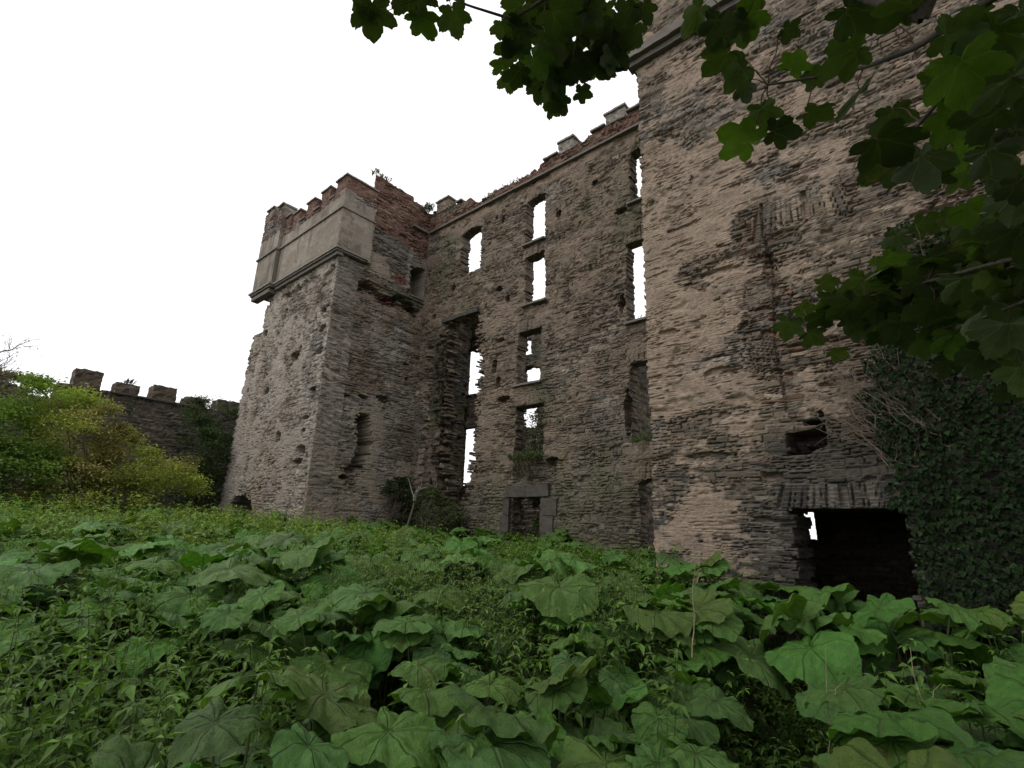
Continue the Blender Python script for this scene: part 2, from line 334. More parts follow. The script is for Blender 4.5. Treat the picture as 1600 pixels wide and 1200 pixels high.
# ---- main wall between the towers
OP = [(-14.2, -13.1, 11.28, 13.2, .13, .05), (-10.88, -9.98, 11.42, 13.27, .12, .03), (-10.82, -9.98, 9.12, 10.93, 0, .03),
      (-11.05, -10.05, 6.35, 8.16, 0, .03), (-11.08, -9.88, 3.85, 5.6, 0, .05), (-11.13, -9.95, -1, 2.72, 0, .04),
      (-6.72, -5.8, 11.35, 13.24, .12, .03), (-6.93, -5.9, 7.55, 10.04, 0, .03), (-6.9, -5.85, 4.12, 6.31, 0, .03), (-6.75, -5.85, -1, 3.15, .12, .04),
      (-3.25, -2.76, 1.76, 2.5, 0, .012)]
VOU = [(-14.2, -13.1, 13.07, 13.42, .13), (-10.88, -9.98, 13.15, 13.5, .12), (-10.82, -9.98, 10.93, 11.3, 0), (-11.05, -10.05, 8.16, 8.55, 0),
       (-11.08, -9.88, 5.6, 6.0, 0), (-6.72, -5.8, 13.12, 13.5, .12), (-6.93, -5.9, 10.04, 10.45, 0), (-6.9, -5.85, 6.31, 6.75, 0), (-6.75, -5.85, 3.05, 3.45, .12)]
BRE = [(-14.85, 9.45), (-13.0, 9.45), (-12.95, 8.6), (-12.82, 7.6), (-12.78, 6.3), (-12.85, 5.1), (-12.95, 3.4), (-13.1, 2.6), (-14.2, 2.5), (-14.75, 3.5), (-14.95, 4.6), (-14.6, 5.2), (-14.95, 6), (-14.8, 7.2), (-15.05, 8.3)]
def top_main(u):
    t = np.interp(u, [-16.4, -15.95, -15.93, -15.2, -14.6, -14.2, -13.9, -13.6, -13.0, -12.4, -11.7, -11.0, -10.3, -9.5, -8.8, -8.3, -7.6, -6.4, 3],
                  [15.0, 14.95, 14.85, 14.85, 14.75, 14.62, 14.7, 14.3, 14.25, 14.38, 14.3, 14.42, 14.4, 14.5, 14.42, 14.52, 14.58, 14.58, 14.58])
    return t + .10 * (vn(u * 5, u * 0, 3) - .5)
def s_main(u, z, rs):
    rr = np.where((u > -8.2) | ((u > -10.2) & (u < -9.3)), .02, .12)
    ok = rects(u, z, rs, OP) & (z < top_main(u) + rs * rr)
    ok &= ~poly_in(u + rs * np.where(u < -14, 1.1, .5), z + rs * .2, BRE)
    return ok
HOL = [(-12.05, 10.1, .13, .09), (-11.6, 9.6, .1, .12), (-14.6, 10.9, .13, .12), (-11.9, 8.1, .22, .09), (-9.4, 12.1, .1, .14), (-11.65, 5.95, .3, .09), (-8.0, 12.7, .08, .06), (-7.05, 11.2, .2, .1),
       (-12.3, 13.1, .07, .1), (-12.0, 12.9, .09, .14), (-9.55, 3.75, .22, .12), (-7.1, 8.2, .1, .3), (-12.1, 7.2, .1, .25), (-11.9, 6.6, .1, .2), (-15.6, 9.9, .12, .1), (-15.5, 6.4, .15, .1), (-9.6, 2.3, .2, .15), (-6.98, 5.0, .1, .6), (-15.2, 7.9, .1, .12)]
def d_main(u, z, rs):
    d = 0
    for (a, b, c, e) in HOL: d = d + .32 * blob(u, z, a, b, c, e, rs)
    # broken face left of the big breach
    d = d + .55 * sm(.80 - np.abs(u + 15.15) - .5 * np.abs(rs) + .4 * (fbm(u * 2, z * 2, 6) - .5), 0, .35) * sm(z, 2.0, 3.2) * (1 - sm(z, 8.2, 9.3)) * (fbm(u * 3, z * 2.2, 8) + .2)
    d = d + .06 * sm(fbm(u * .9, z * .9, 44), .56, .68)
    return d
def c_main(u, z, r1, r2, r3, pl):
    g = fbm(u * .6, z * .6, 21)
    c = pal('brown', r1, r2); c = mixc(c, pal('dark', r1, r2) * 1.3, .5 * sm(g, .5, .75))
    c = mixc(c, pal('grey', r1, r2) * .7, .5 * sm(fbm(u * .5 + 9, z * .4, 22), .5, .7))
    c = mixc(c, np.array([.155, .12, .09]), .5 * sm(fbm(u * 1.6, z * 1.6, 23), .42, .6))
    # darker, slightly greener lower storeys, and algae streaks
    c = mixc(c, c * np.array([.52, .56, .48]), (1 - sm(z, 1.5, 6.5)) * (.5 + .5 * fbm(u, z, 24)))
    c = mixc(c, np.array([.10, .105, .055]), .45 * sm(fbm(u * 1.1, z * .35, 25), .58, .72))
    bk = sm(z, 13.95, 13.97); c = mixc(c, mixc(pal('brick', r1, r2), (.2, .17, .12), .35 * sm(fbm(u * 2, z * 3, 27), .5, .6)), bk * sm(fbm(u * .6, z, 29) + (u > -9) * .2, .33, .42))
    # pale lime streak left of the breach
    c = mixc(c, (.26, .22, .175), .85 * sm(.17 - np.abs(u + 15.75 + .1 * np.sin(z * 2)), 0, .08) * (1 - sm(z, 6.8, 7.4)) * sm(z, 2.2, 2.8))
    return mixc(c, np.array([.22, .165, .12]) * (.8 + .4 * fbm(u * 5, z * 5, 30))[..., None], pl)
def p_main(u, z):
    a = sm(fbm(u * 1.2, z * 1.5, 31, 5) + .18 * (fbm(u * 6, z * 10, 32) - .5), .52, .64) * .6 * sm(z, 1, 6)
    return np.maximum(a * (z < 13.9), sm(z, 13.3, 13.6) * (1 - sm(z, 13.9, 13.93)) * sm(fbm(u * 1.5, z * 2, 33) + sm(u, -9, -8) * .2, .36, .44))
mw = cpar(wall('main_wall', (0, Ym, 0), (1, 0, 0), (0, -1, 0), XL - 1.2, 3.0, 0, 15.2, .032, .45, M_stone, None, RA, s_main, d_main, c_main, p_main, VOU))
def part(mb, name, m_, p, lab=None):
    o = mb.build(name, m_); cpar(o, p)
    if lab: o['label'] = lab
    return o
part(rbox(XL + .1, XR + .1, Ym - .13, Ym + .05, 13.86, 13.93, 'grey', .06, .008, plain=True, tone=.55), 'string_course', M_slate, mw)
for (a, b, z) in ((-10.95, -9.95, 11.38), (-10.9, -9.85, 9.08), (-11.15, -9.98, 6.31), (-6.8, -5.8, 11.3), (-7.0, -5.9, 7.5)):
    part(rbox(a, b, Ym - .12, Ym + .25, z - .05, z + .015, 'grey', .05, .012, plain=True, tone=.6), 'window_sill', M_slate, mw)
part(rbox(-14.95, -13.0, Ym - .12, Ym + .3, 9.44, 9.58, 'dark', .05, .02, plain=True), 'lintel', M_slate, mw, 'rotten dark lintel over the tall breach')
mb = rbox(-11.35, -10.5, Ym - .06, Ym + .3, 2.74, 3.07, 'dark', .05, .012, plain=True, tone=0.90); rbox(-10.48, -9.62, Ym - .07, Ym + .3, 2.74, 3.09, 'dark', .05, .012, plain=True, tone=1.01, mb=mb)
part(mb, 'door_lintel', M_slate, mw)
mb = MB(); mb2 = MB()
for k in range(4):
    rbox(-9.93 + .02 * (k % 2), -9.45 + .12 * (k % 2), Ym - .05, Ym + .3, .7 + k * .5, 1.18 + k * .5, 'dark', .06, .014, plain=True, tone=0.96, mb=mb)
    rbox(-11.5 + .1 * (k % 2), -11.16, Ym - .05, Ym + .3, .7 + k * .5, 1.18 + k * .5, 'dark', .06, .014, plain=True, tone=0.86, mb=mb2)
part(mb, 'door_jamb', M_slate, mw); part(mb2, 'door_jamb', M_slate, mw)
# merlons and coping slabs left on the main parapet
for (a, b, z0_, z1_, t) in ((-15.95, -15.22, 14.75, 15.28, 'brown'), (-9.42, -8.82, 14.42, 14.86, 'grey'), (-7.52, -6.82, 14.55, 14.95, 'grey')):
    o = part(rbox(a, b, Ym - .02, Ym + .4, z0_, z1_, t, .05, .025, tone=.9), 'merlon', M_stone, mw)
    part(rbox(a - .05, b + .05, Ym - .08, Ym + .46, z1_ - .01, z1_ + .06, 'grey', .06, .012, plain=True, tone=.7), 'coping', M_slate, mw)
for (a, b, z) in ((-10.1, -9.46, 14.5), (-8.1, -7.55, 14.6), (-6.75, -6.2, 14.64), (-14.7, -14.35, 14.75)):
    part(rbox(a, b, Ym - .08, Ym + .44, z, z + .06, 'grey', .06, .012, plain=True, tone=.7), 'coping', M_slate, mw)

# cross wall and back lining behind the breach
def s_lin(u, z, rs):
    ok = (z < 10.8) & (u < -12.3 + rs)
    ok &= ~((z > 6.85 + rs * .2) & (z < 8.9 + rs * .2) & (u > -15.35) & (u < -13.35 + .25 * np.sin(z * 6) + rs * .4))
    ok &= ~((z > 3.35 + rs * .2) & (z < 5.6 + rs * .1) & (u > -15.35) & (u < -13.55 + .2 * np.sin(z * 5 + 1) + rs * .4))
    return ok
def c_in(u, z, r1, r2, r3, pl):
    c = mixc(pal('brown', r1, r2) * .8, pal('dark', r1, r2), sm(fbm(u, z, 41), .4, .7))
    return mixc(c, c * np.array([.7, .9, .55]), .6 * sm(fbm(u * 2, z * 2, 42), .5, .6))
iw = cpar(wall('inner_wall', (0, 14.1, 0), (1, 0, 0), (0, -1, 0), -15.7, -12.2, 0, 11, .05, .3, M_stone, None, RC, s_lin, None, c_in))
cw = cpar(wall('cross_wall', (-14.9, 0, 0), (0, 1, 0), (1, 0, 0), Ym + .2, 13.95, 0, 10.2, .04, .8, M_stone, None, RC, lambda u, z, rs: z < 10 + rs * .4,
               lambda u, z, rs: .12 * sm(fbm(u * 2, z * 2, 5), .5, .6), c_in, amp=.06))
def s_rear(u, z, rs):
    top = np.interp(u, [-20, -19.2, -18.2, -17, -15, -13, -12, -11, -9, -6], [4, 8.5, 11.6, 12.4, 12.2, 11.3, 10.6, 10.3, 9.8, 9]) + .5 * (fbm(u * 2, u * 0, 3) - .5)
    ok = z < top + rs * .3
    return ok & rects(u, z, rs, [(-18.2, -16.5, 9.1, 10.25, .3, .12), (-17.95, -17.2, 10.9, 11.8, 0, .05), (-18.2, -16.7, 6.9, 8.15, .3, .15), (-14, -13, 5, 7, .1, .1), (-17.9, -17.5, 4.6, 5.1, 0, .05)])
rw = cpar(wall('rear_wall', (0, 20.5, 0), (1, 0, 0), (0, -1, 0), -20, -5.5, 0, 13, .07, .5, M_stone, None, RC, s_rear, None, c_in))
p1 = None and cpar(wall('partition_wall', (-18.9, 0, 0), (0, 1, 0), (1, 0, 0), Ym + .5, 20.4, 0, 9, .09, .5, M_stone, None, RC, lambda u, z, rs: (z < 6.3 + rs * .3) & (u > 14.5), None, c_in))
p2 = cpar(wall('partition_wall', (-7.4, 0, 0), (0, 1, 0), (1, 0, 0), Ym + .5, 20.4, 0, 9, .09, .5, M_stone, None, RC, lambda u, z, rs: z < 7.3 - (u - 12.9) * .1 + rs * .3, None, c_in))

# ---- left tower
LT = tag(bpy.data.objects.new('tower', None)); col.objects.link(LT); LT.location = (-19.6, 10.5, .5); cpar(LT); LT.matrix_parent_inverse = castle_inv
bpy.context.view_layer.update()
def lpar(o): o.parent = LT; o.matrix_parent_inverse = Matrix.Translation((19.6, -10.5, -.5)); return o
def lp(mb, name, m_, lab=None):
    o = lpar(mb.build(name, m_))
    if lab: o['label'] = lab
    return o
LF_H = [(-19.9, 9.9, .12, .1), (-19.3, 10.8, .14, .1), (-18.6, 7.75, .3, .17), (-18.25, 8.0, .1, .1), (-21.6, 9.35, .16, .12), (-20.6, 6.7, .22, .14), (-16.75, 9.15, .3, .1), (-16.8, 8.4, .3, .12), (-16.75, 7.6, .28, .12), (-16.8, 6.2, .25, .06),
        (-17.1, 5.25, .2, .07), (-17.15, 4.8, .12, .07), (-17.2, 4.15, .3, .15), (-17.25, 3.75, .3, .1), (-19.0, 4.75, .15, .2), (-22.4, 7.0, .1, .1), (-19.9, 2.9, .1, .08)]
def s_lf(u, z, rs):
    le = np.where(z < 9.45 + rs * .1, -23.0 + rs * .25 - .12 * np.clip(6 - z, 0, 6) * .5, -22.0 + rs * .12)
    ok = (u > le + .35 * np.exp(-((z - 9.3) / .12) ** 2)) & (z < 11.2)
    return ok & ~((u > -22.4 + rs * .4) & (u < -20.3 - rs * .5) & (z < 2.75 - .35 * (u + 21.3) ** 2 + rs * .3))
def d_lf(u, z, rs):
    d = 0
    for (a, b, c, e) in LF_H: d = d + .35 * blob(u, z, a, b, c, e, rs)
    d = d + .12 * sm(.25 - np.abs(z - 10.7 - .2 * np.sin(u * 3) ) + rs * .2, 0, .1) * sm(fbm(u * 2, z * 2, 7), .45, .55)
    return d
def c_lf(u, z, r1, r2, r3, pl):
    c = pal('grey', r1, r2) * 1.12; c = mixc(c, pal('brown', r1, r2), .65 * sm(fbm(u * .7, z * .5, 52), .45, .65))
    c = mixc(c, np.array([.27, .225, .18]), (1 - sm(z, 4, 8.5)) * .6)
    c = mixc(c, np.array([.30, .235, .175]), .6 * sm(fbm(u * .5 + 3, z * .3, 53), .55, .7))
    c = mixc(c, c * .5, .8 * sm(fbm(u * 3, z * 1.0, 54), .6, .72))
    return mixc(c, (np.array([.33, .29, .245]) * (.75 + .5 * fbm(u * 3, z * 3, 55))[..., None]) * (1 - .18 * (1 - sm(z, 4, 9)))[..., None], pl)
def p_lf(u, z): return np.maximum(.7 * sm(fbm(u * 1.1, z * 1.1, 56, 5) + .25 * (fbm(u * 6, z * 9, 58) - .5), .50, .60), .9 * sm(.35 - np.abs(u + 21.9), 0, .3) * (z < 9.4) * sm(fbm(u * 2, z * 2, 57), .4, .5))
lpar(wall('front_wall', (0, Yt, 0), (1, 0, 0), (0, -1, 0), -23.6, XL, 0, 11.3, .04, .9, M_stone, None, RA, s_lf, d_lf, c_lf, p_lf))
SD_H = [(8.6, 9.15, .18, .12), (8.6, 8.35, .15, .1), (8.6, 7.6, .12, .1), (8.65, 6.2, .4, .1), (9.2, 6.1, .4, .07), (11.9, 7.9, .12, .08), (12.0, 7.3, .1, .08), (11.0, 5.7 + .6, .25, .14), (10.2, 6.2, .2, .06), (8.75, 5.1, .15, .08),
        (10.0, 3.55, .22, .1), (9.75, 3.3, .2, .1), (11.9, 10.2, .3, .15)]
def d_sd(u, z, rs):
    d = 0
    for (a, b, c, e) in SD_H: d = d + .3 * blob(u, z, a, b, c, e, rs)
    zb = 10.35 - .02 * (u - 8.7)                            # torn string-course band
    d = d + .30 * sm(.20 - np.abs(z - zb - .12 * np.sin(u * 4)) + rs * .25, 0, .08) * sm(u, 8.6, 8.9) * (1 - sm(u, 12.2, 12.4))
    d = d - .08 * sm(.08 - np.abs(z - 10.68), 0, .02) * sm(u, 9.3, 9.5)
    cx = 10.35 + .12 * np.sin(z * 3.2) + .1 * (z - 4.6) * .6
    d = d + .85 * sm(.28 - np.abs(u - cx) + rs * .18, 0, .05) * sm(z + rs * .2, 3.72, 3.8) * (1 - sm(z + rs * .2, 5.5, 5.6))
    d = d + .8 * ((u > 11.72 + rs * .15) & (u < 12.42) & (z > 10.83) & (z < 12.15 + rs * .2))
    return d
def s_sd(u, z, rs):
    top = np.where(u < 9.66, 11.25, np.where(u < 11.55, 15.28 - .02 * (u - 9.8) + rs * .08, 15.08 - .25 * sm(u, 11.9, 12.5) + rs * .15))
    return (z < top) 
def c_sd(u, z, r1, r2, r3, pl):
    c = mixc(pal('grey', r1, r2) * .85, pal('brown', r1, r2), sm(fbm(u * .8, z * .6, 62), .42, .68))
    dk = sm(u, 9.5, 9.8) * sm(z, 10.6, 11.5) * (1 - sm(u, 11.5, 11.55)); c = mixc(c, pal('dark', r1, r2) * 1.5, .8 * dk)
    c = mixc(c, pal('brick', r1, r2), sm(z + .35 * (u - 10.6) * .5 + .5 * (fbm(u * 3, z * 3, 64) - .5), 12.95, 13.1))
    rd = blob(u, z, 10.9, 10.2, .55, .16, r3 - .5) + blob(u, z, 11.2, 11.3, .35, .22, r3 - .5); c = mixc(c, np.array([.17, .06, .05]), np.clip(rd, 0, 1) * .9)
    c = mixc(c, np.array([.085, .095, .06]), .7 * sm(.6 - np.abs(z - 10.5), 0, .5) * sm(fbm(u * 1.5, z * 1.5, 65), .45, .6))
    c = mixc(c, np.array([.27, .22, .17]) * (.8 + .4 * fbm(u * 4, z * 4, 63))[..., None], .7 * (1 - sm(z, 2.5, 5.2)) * sm(fbm(u, z, 66), .35, .5))
    return mixc(c, np.array([.27, .225, .175]) * (.85 + .3 * fbm(u * 4, z * 4, 67))[..., None], pl)
def p_sd(u, z): return .8 * sm(fbm(u * 1.3 + 3, z * 1.1, 68), .5, .58) * ((z < 6.2) | ((z > 11) & (z < 11.9) & (u < 11))) 
lpar(wall('side_wall', (XL, 0, 0), (0, 1, 0), (1, 0, 0), Yt, Ym + .25, 0, 15.4, .04, .12, M_stone, None, RD, s_sd, d_sd, c_sd, p_sd, amp=.045, back=False))
lpar(wall('far_side_wall', (-22.9, 0, 0), (0, -1, 0), (-1, 0, 0), -13.9, -Yt - .95, 0, 11.3, .12, .8, M_stone, None, RC, lambda u, z, rs: z < 20, None, c_lf))
lpar(wall('back_wall', (0, 13.2, 0), (1, 0, 0), (0, -1, 0), -22.9, XL, 0, 11.3, .12, .8, M_stone, None, RC, lambda u, z, rs: z < 11, None, c_in))
# parapet: overhanging rendered box
def c_box(u, z, r1, r2, r3, pl):
    a = np.array([.25, .22, .18]) * (.6 + .8 * fbm(u * 1.3, z * 2.2, 71, 5))[..., None]
    a = mixc(a, a * .5, .8 * sm(fbm(u * 4, z * .8, 72), .52, .66)); a = mixc(a, np.array([.20, .15, .11]), .5 * sm(fbm(u * 2, z * 2, 75, 5), .54, .62)); a = mixc(a, a * np.array([.8, .82, .7]), .8 * sm(.35 - (z - 11.4), 0, .3))
    b = mixc(pal('brick', r1, r2), pal('grey', r1, r2) * .8, .3 + .5 * sm(fbm(u * 1.5, z * 2, 73), .4, .6))
    return mixc(b, a, pl)
p_box = lambda u, z: np.where(z < 13.62 + .12 * (vn(u * 2, z * 0, 74) - .5), 1.0, 0.0) * .98
FB = 8.36
lpar(wall('parapet', (0, FB, 0), (1, 0, 0), (0, -1, 0), -21.15, XL + .13, 11.32, 13.86, .04, .5, M_ash, None, RBk, lambda u, z, rs: z < 13.84, None, c_box, p_box, amp=.02, plt=.0, jit=.01, lowf=0, wrap=True))
lpar(wall('parapet', (XL + .13, 0, 0), (0, 1, 0), (1, 0, 0), FB + .003, 9.76, 11.32, 13.86, .04, .4, M_ash, None, RBk, lambda u, z, rs: (z < 13.84) & (u < 9.76 + rs * .12), None, c_box, p_box, amp=.02, plt=.0, jit=.01, lowf=0, wrap=True))
lpar(wall('corner_pilaster', (0, 8.2, 0), (1, 0, 0), (0, -1, 0), -23.05, -21.2, 11.32, 15.5, .04, 1.0, M_ash, None, RBk,
          lambda u, z, rs: (z < np.where(u < -22.1, 15.45, np.where(u < -21.75, 14.6, 15.2)) + rs * .15), None, c_box, lambda u, z: .95 * sm(13.9 - z, -.2, .2), amp=.03, plt=0, jit=.02, lowf=.02, wrap=True))
AS = 'grey'
def led(x0, x1, y0, y1, z0, z1, name, tone=.85, res=.08):
    return lp(rbox(x0, x1, y0, y1, z0, z1, AS, res, .010, plain=True, tone=tone), name, M_ash)
X2 = XL + .13
led(-21.2, X2 + .09, FB - .10, FB + .1, 11.34, 11.42, 'cornice'); led(-21.2, X2 + .04, FB - .05, FB + .1, 11.27, 11.34, 'cornice', .7); led(-21.2, X2 - .01, FB + .02, FB + .25, 11.14, 11.27, 'cornice', .6)
led(X2 - .1, X2 + .087, FB + .1, 9.6, 11.343, 11.417, 'cornice'); led(X2 - .1, X2 + .037, FB + .1, 9.5, 11.273, 11.343, 'cornice', .7)
led(-23.16, -21.1, 8.09, 8.4, 11.34, 11.42, 'cornice'); led(-23.1, -21.15, 8.15, 8.4, 11.26, 11.34, 'cornice', .7); led(-23.02, -21.3, 8.2, 8.5, 11.05, 11.22, 'cornice', .55)
led(-21.2, X2 + .05, FB - .06, FB + .1, 13.03, 13.10, 'string_course', .8); led(X2 - .1, X2 + .047, FB + .1, 9.76, 13.033, 13.103, 'string_course', .8)
led(-23.1, -21.15, 8.13, 8.3, 13.0, 13.08, 'string_course', .8)
lp(rbox(XL - .05, XL + .13, 11.56, Ym - .1, 13.86, 13.93, AS, .06, .008, plain=True, tone=.6), 'string_course', M_ash)
for (a, b, y0, y1, zt, t) in ((-21.2, -20.7, 8.4, 8.8, 14.6, 'brick'), (-20.4, -19.8, FB + .02, FB + .42, 14.42, 'brick'), (-19.25, -18.62, FB + .02, FB + .42, 14.44, 'brick'), (-18.08, -17.42, FB + .02, FB + .42, 14.44, 'brick'), (-16.98, X2 - .02, FB + .02, FB + .42, 14.44, 'brick')):
    lp(rbox(a, b, y0, y1, 13.8, zt, t, .04, .036), 'merlon', M_stone)
    lp(rbox(a - .05, b + .05, y0 - .06, y1 + .06, zt, zt + .06, AS, .06, .010, plain=True, tone=.8), 'coping', M_ash)
lp(rbox(X2 - .42, X2 - .015, FB + .4, 9.72, 13.8, 14.43, 'brick', .04, .034), 'merlon', M_stone)
lp(rbox(X2 - .45, X2 + .04, FB + .46, 9.76, 14.435, 14.495, AS, .06, .010, plain=True, tone=.8), 'coping', M_ash)
for (a, b) in ((-19.8, -19.25), (-18.62, -18.08), (-17.42, -16.98), (-20.7, -20.4)):
    lp(rbox(a + .03, b - .03, FB - .04, FB + .45, 13.845, 13.90, AS, .06, .008, plain=True, tone=.75), 'coping', M_ash)
lp(rbox(-22.95, -22.2, 8.15, 8.8, 15.5, 15.56, AS, .06, .012, plain=True, tone=.8), 'coping', M_ash); lp(rbox(-21.8, -21.2, 8.15, 8.8, 15.25, 15.31, AS, .06, .012, plain=True, tone=.8), 'coping', M_ash)
lp(rbox(XL - .3, XL + .1, 11.7, 12.46, 10.76, 10.83, AS, .05, .01, plain=True, tone=.6), 'window_sill', M_slate)

# ---- right tower
RT = bpy.data.objects.new('tower', None); col.objects.link(RT); RT.location = (-1, 10.5, .0); cpar(RT)
def rp(o, lab=None):
    o.parent = RT; o.matrix_parent_inverse = Matrix.Translation((1, -10.5, 0))
    if lab: o['label'] = lab
    return o
def s_rt(u, z, rs):
    ok = (z < 11.75) & (u > XR + rs * .04)
    ok &= ~((u > -2.19 + rs * .10) & (u < -.83 + rs * .15) & (z < 2.16))
    return ok
RV = [(-2.25, -.75, 2.16, 2.50, 0), (-2.2, -1.05, 6.55, 7.05, .12)]
def d_rt(u, z, rs):
    d = .05 * (np.abs(u + 2.12 + .03 * np.sin(z * 3)) < .02) * (z > 3.6) * (z < 7.2) + .5 * sm(rs * .25 + .17 - np.abs(z - 3.2 - .25 * (u + 1.9)), 0, .03) * sm(u, -2.15, -2.1) * (1 - sm(u, -1.66, -1.6))
    d = d + .05 * sm(fbm(u * 1.1, z * 1.6, 84), .58, .68)
    for (a, b, c, e) in ((-3.0, 9.6, .3, .04), (-3.5, 7.3, .35, .05), (-3.9, 5.3, .2, .05), (-1.9, 4.9, .4, .06), (-3.0, 4.4, .3, .06), (-.5, 7.6, .3, .05), (-3.3, 3.0, .4, .07), (-2.9, 6.2, .4, .05), (-2.1, 5.9, .1, .4)): d = d + .07 * blob(u, z, a, b, c, e, rs)
    return d
def c_rt(u, z, r1, r2, r3, pl):
    c = mixc(pal('tan', r1, r2) * .8, pal('brown', r1, r2) * .9, sm(fbm(u * .8, z * 1.1, 91), .40, .62))
    c = mixc(c, pal('grey', r1, r2) * .7, .7 * sm(fbm(u * .6, z * 1.2, 92), .55, .68))
    c = mixc(c, np.array([.21, .115, .075]), .6 * (r3 > .86) * (np.abs(u + 2.15) < .4) * (z < 7) + .2 * (r3 > .95))
    lo = (1 - sm(z + .5 * (fbm(u * 1.5, z * 1.5, 93) - .5) - .6 * sm(u, -2.8, -1.4), 1.9, 3.4)); c = mixc(c, pal('dark', r1, r2) * 1.15, lo * .95)  # lower stones darkened: tree shade and damp put into the colour
    c = mixc(c, pal('dark', r1, r2), sm(u, -2.6, -2.2) * (1 - sm(z, 2.9, 3.6)) * .85)  # the same shade painted around the doorway and ivy
    p_ = np.array([.285, .218, .162]) * (.68 + .64 * fbm(u * 3, z * 5, 94, 5))[..., None]
    return mixc(c, p_, pl)
def p_rt(u, z):
    a = fbm(u * .9, z * 1.5, 95, 5) + .10 * sm(-u, 2.2, 3.6) + .09 * sm(z, 3.2, 5) * (1 - sm(z, 8, 10)) * (1 - sm(u, -2.6, -2.2))
    a = a - .25 * sm(.45 - np.abs(u + 2.2), 0, .3) * (z < 7.2) - .3 * sm(u, -2.7, -2.2) * (1 - sm(z, 3.0, 3.6)) - .15 * sm(z, 9.5, 11) - .07 * (1 - sm(z, 2.4, 3.8)) + .30 * (fbm(u * 1.7, z * 2.6, 98, 3) - .5) * (1 - sm(z, 2.4, 4.2))
    b = fbm(u * 7, z * 12, 96, 3)
    return .85 * sm(a + .34 * (b - .5) + .10 * (fbm(u * 20, z * 30, 97, 2) - .5), .47, .56)
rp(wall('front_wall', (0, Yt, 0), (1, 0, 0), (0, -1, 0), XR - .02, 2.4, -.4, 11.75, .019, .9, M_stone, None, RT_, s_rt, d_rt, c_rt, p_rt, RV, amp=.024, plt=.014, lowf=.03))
rp(wall('upper_wall', (0, Yt - .1, 0), (1, 0, 0), (0, -1, 0), XR - .08, 2.5, 11.7, 15.8, .04, .9, M_stone, None, RD, lambda u, z, rs: z < 15.6, None, c_rt, p_rt))
rp(wall('side_wall', (XR, 0, 0), (0, -1, 0), (-1, 0, 0), -Ym, -Yt - .85, -.4, 15.6, .08, .8, M_stone, None, RC, lambda u, z, rs: z < 15.5, None, c_in))
rp(wall('far_side_wall', (2.4, 0, 0), (0, 1, 0), (1, 0, 0), Yt + .03, Ym, -.4, 15.6, .12, .8, M_stone, None, RC, lambda u, z, rs: z < 15.5, None, c_in))
rp(rbox(XR + .5, 1.9, 9.3, 12.5, 3.9, 4.2, 'dark', .15, .03).build('vault', M_stone))
rp(rbox(XR - .22, 2.6, Yt - .24, Yt + .2, 11.66, 11.86, AS, .08, .012, plain=True, tone=.55).build('cornice', M_ash)); rp(rbox(XR - .1, 2.5, Yt - .13, Yt + .2, 11.52, 11.66, AS, .08, .012, plain=True, tone=.45).build('cornice', M_ash))

# ---- curtain wall
Xw = -26.0
def c_cw(u, z, r1, r2, r3, pl):
    c = mixc(pal('dark', r1, r2) * 1.1, pal('brown', r1, r2) * .6, sm(fbm(u, z, 101), .4, .65)); return mixc(c, (.05, .055, .03), .4 * sm(fbm(u * 2, z * 2, 102), .5, .6))
curtain = wall('curtain_wall', (Xw, 0, 0), (0, 1, 0), (1, 0, 0), -3, 16, 0, 6.7, .06, .8, M_stone, None, Rub(8, (.07, .13), (.15, .4)),
               lambda u, z, rs: z < np.where(u > 3.0, 6.62, np.where(u > 2.2, 6.0, 6.35 - .1 * (u - 1) )) + rs * .05, None, c_cw)
tag(curtain, 'dark crenellated boundary wall running behind the bushes to the left tower', 'curtain wall')
for (px0, px1, zt) in CURT:
    o = rbox(Xw - .8, Xw + .03, px0, px1, 6.55 if px0 > 3.0 else 5.9, zt, 'brown', .06, .045, tone=.55).build('merlon', M_stone); o.parent = curtain
cpq = rbox(Xw - .86, Xw + .1, 4.6, 8.2, 6.575, 6.64, 'dark', .1, .01, plain=True, tone=.9).build('coping', M_slate); cpq.parent = curtain
# ================================================================== ground
def ground_z(x, y):
    x = np.asarray(x, float); y = np.asarray(y, float)
    g = np.clip(-x * .045, 0, .8) + .25 * (fbm(x * .35, y * .35, 201, 3) - .5)
    g = g + .33 * np.exp(-((x + 3.7) / 1.1) ** 2 - ((y - 7.6) / 1.4) ** 2) + .15 * np.exp(-((x - .2) / .8) ** 2 - ((y - 7.4) / .9) ** 2)
    tr = np.exp(-((track_d(x, y)) / .45) ** 2); g = g - .25 * tr
    return g * (1 - sm(y, 30, 60)) + .0
TRK = np.array([(-.6, .6), (-1.0, 3.0), (-1.6, 5.2), (-1.95, 7.0), (-1.6, 8.6)])
def track_d(x, y):
    best = np.full(np.shape(x), 1e9)
    for a, b in zip(TRK[:-1], TRK[1:]):
        ab = b - a; t = np.clip(((x - a[0]) * ab[0] + (y - a[1]) * ab[1]) / (ab @ ab), 0, 1)
        best = np.minimum(best, np.hypot(x - a[0] - t * ab[0], y - a[1] - t * ab[1]))
    return best
def sheet(name, x0, x1, y0, y1, n, m_, zf, c):
    X, Y = np.meshgrid(np.linspace(x0, x1, n + 1), np.linspace(y0, y1, n + 1), indexing='ij')
    Z = zf(X, Y); V = np.stack([X.ravel(), Y.ravel(), Z.ravel()], -1); idx = np.arange(X.size).reshape(X.shape)
    F = np.stack([idx[:-1, :-1], idx[1:, :-1], idx[1:, 1:], idx[:-1, 1:]], -1).reshape(-1, 4)
    cc = mixc(np.array([.035, .03, .02]), np.array([.035, .05, .018]), fbm(V[:, 0] * 1.5, V[:, 1] * 1.5, 3)) * c
    return mesh(name, V, [F], m_, None, cc, None, True)
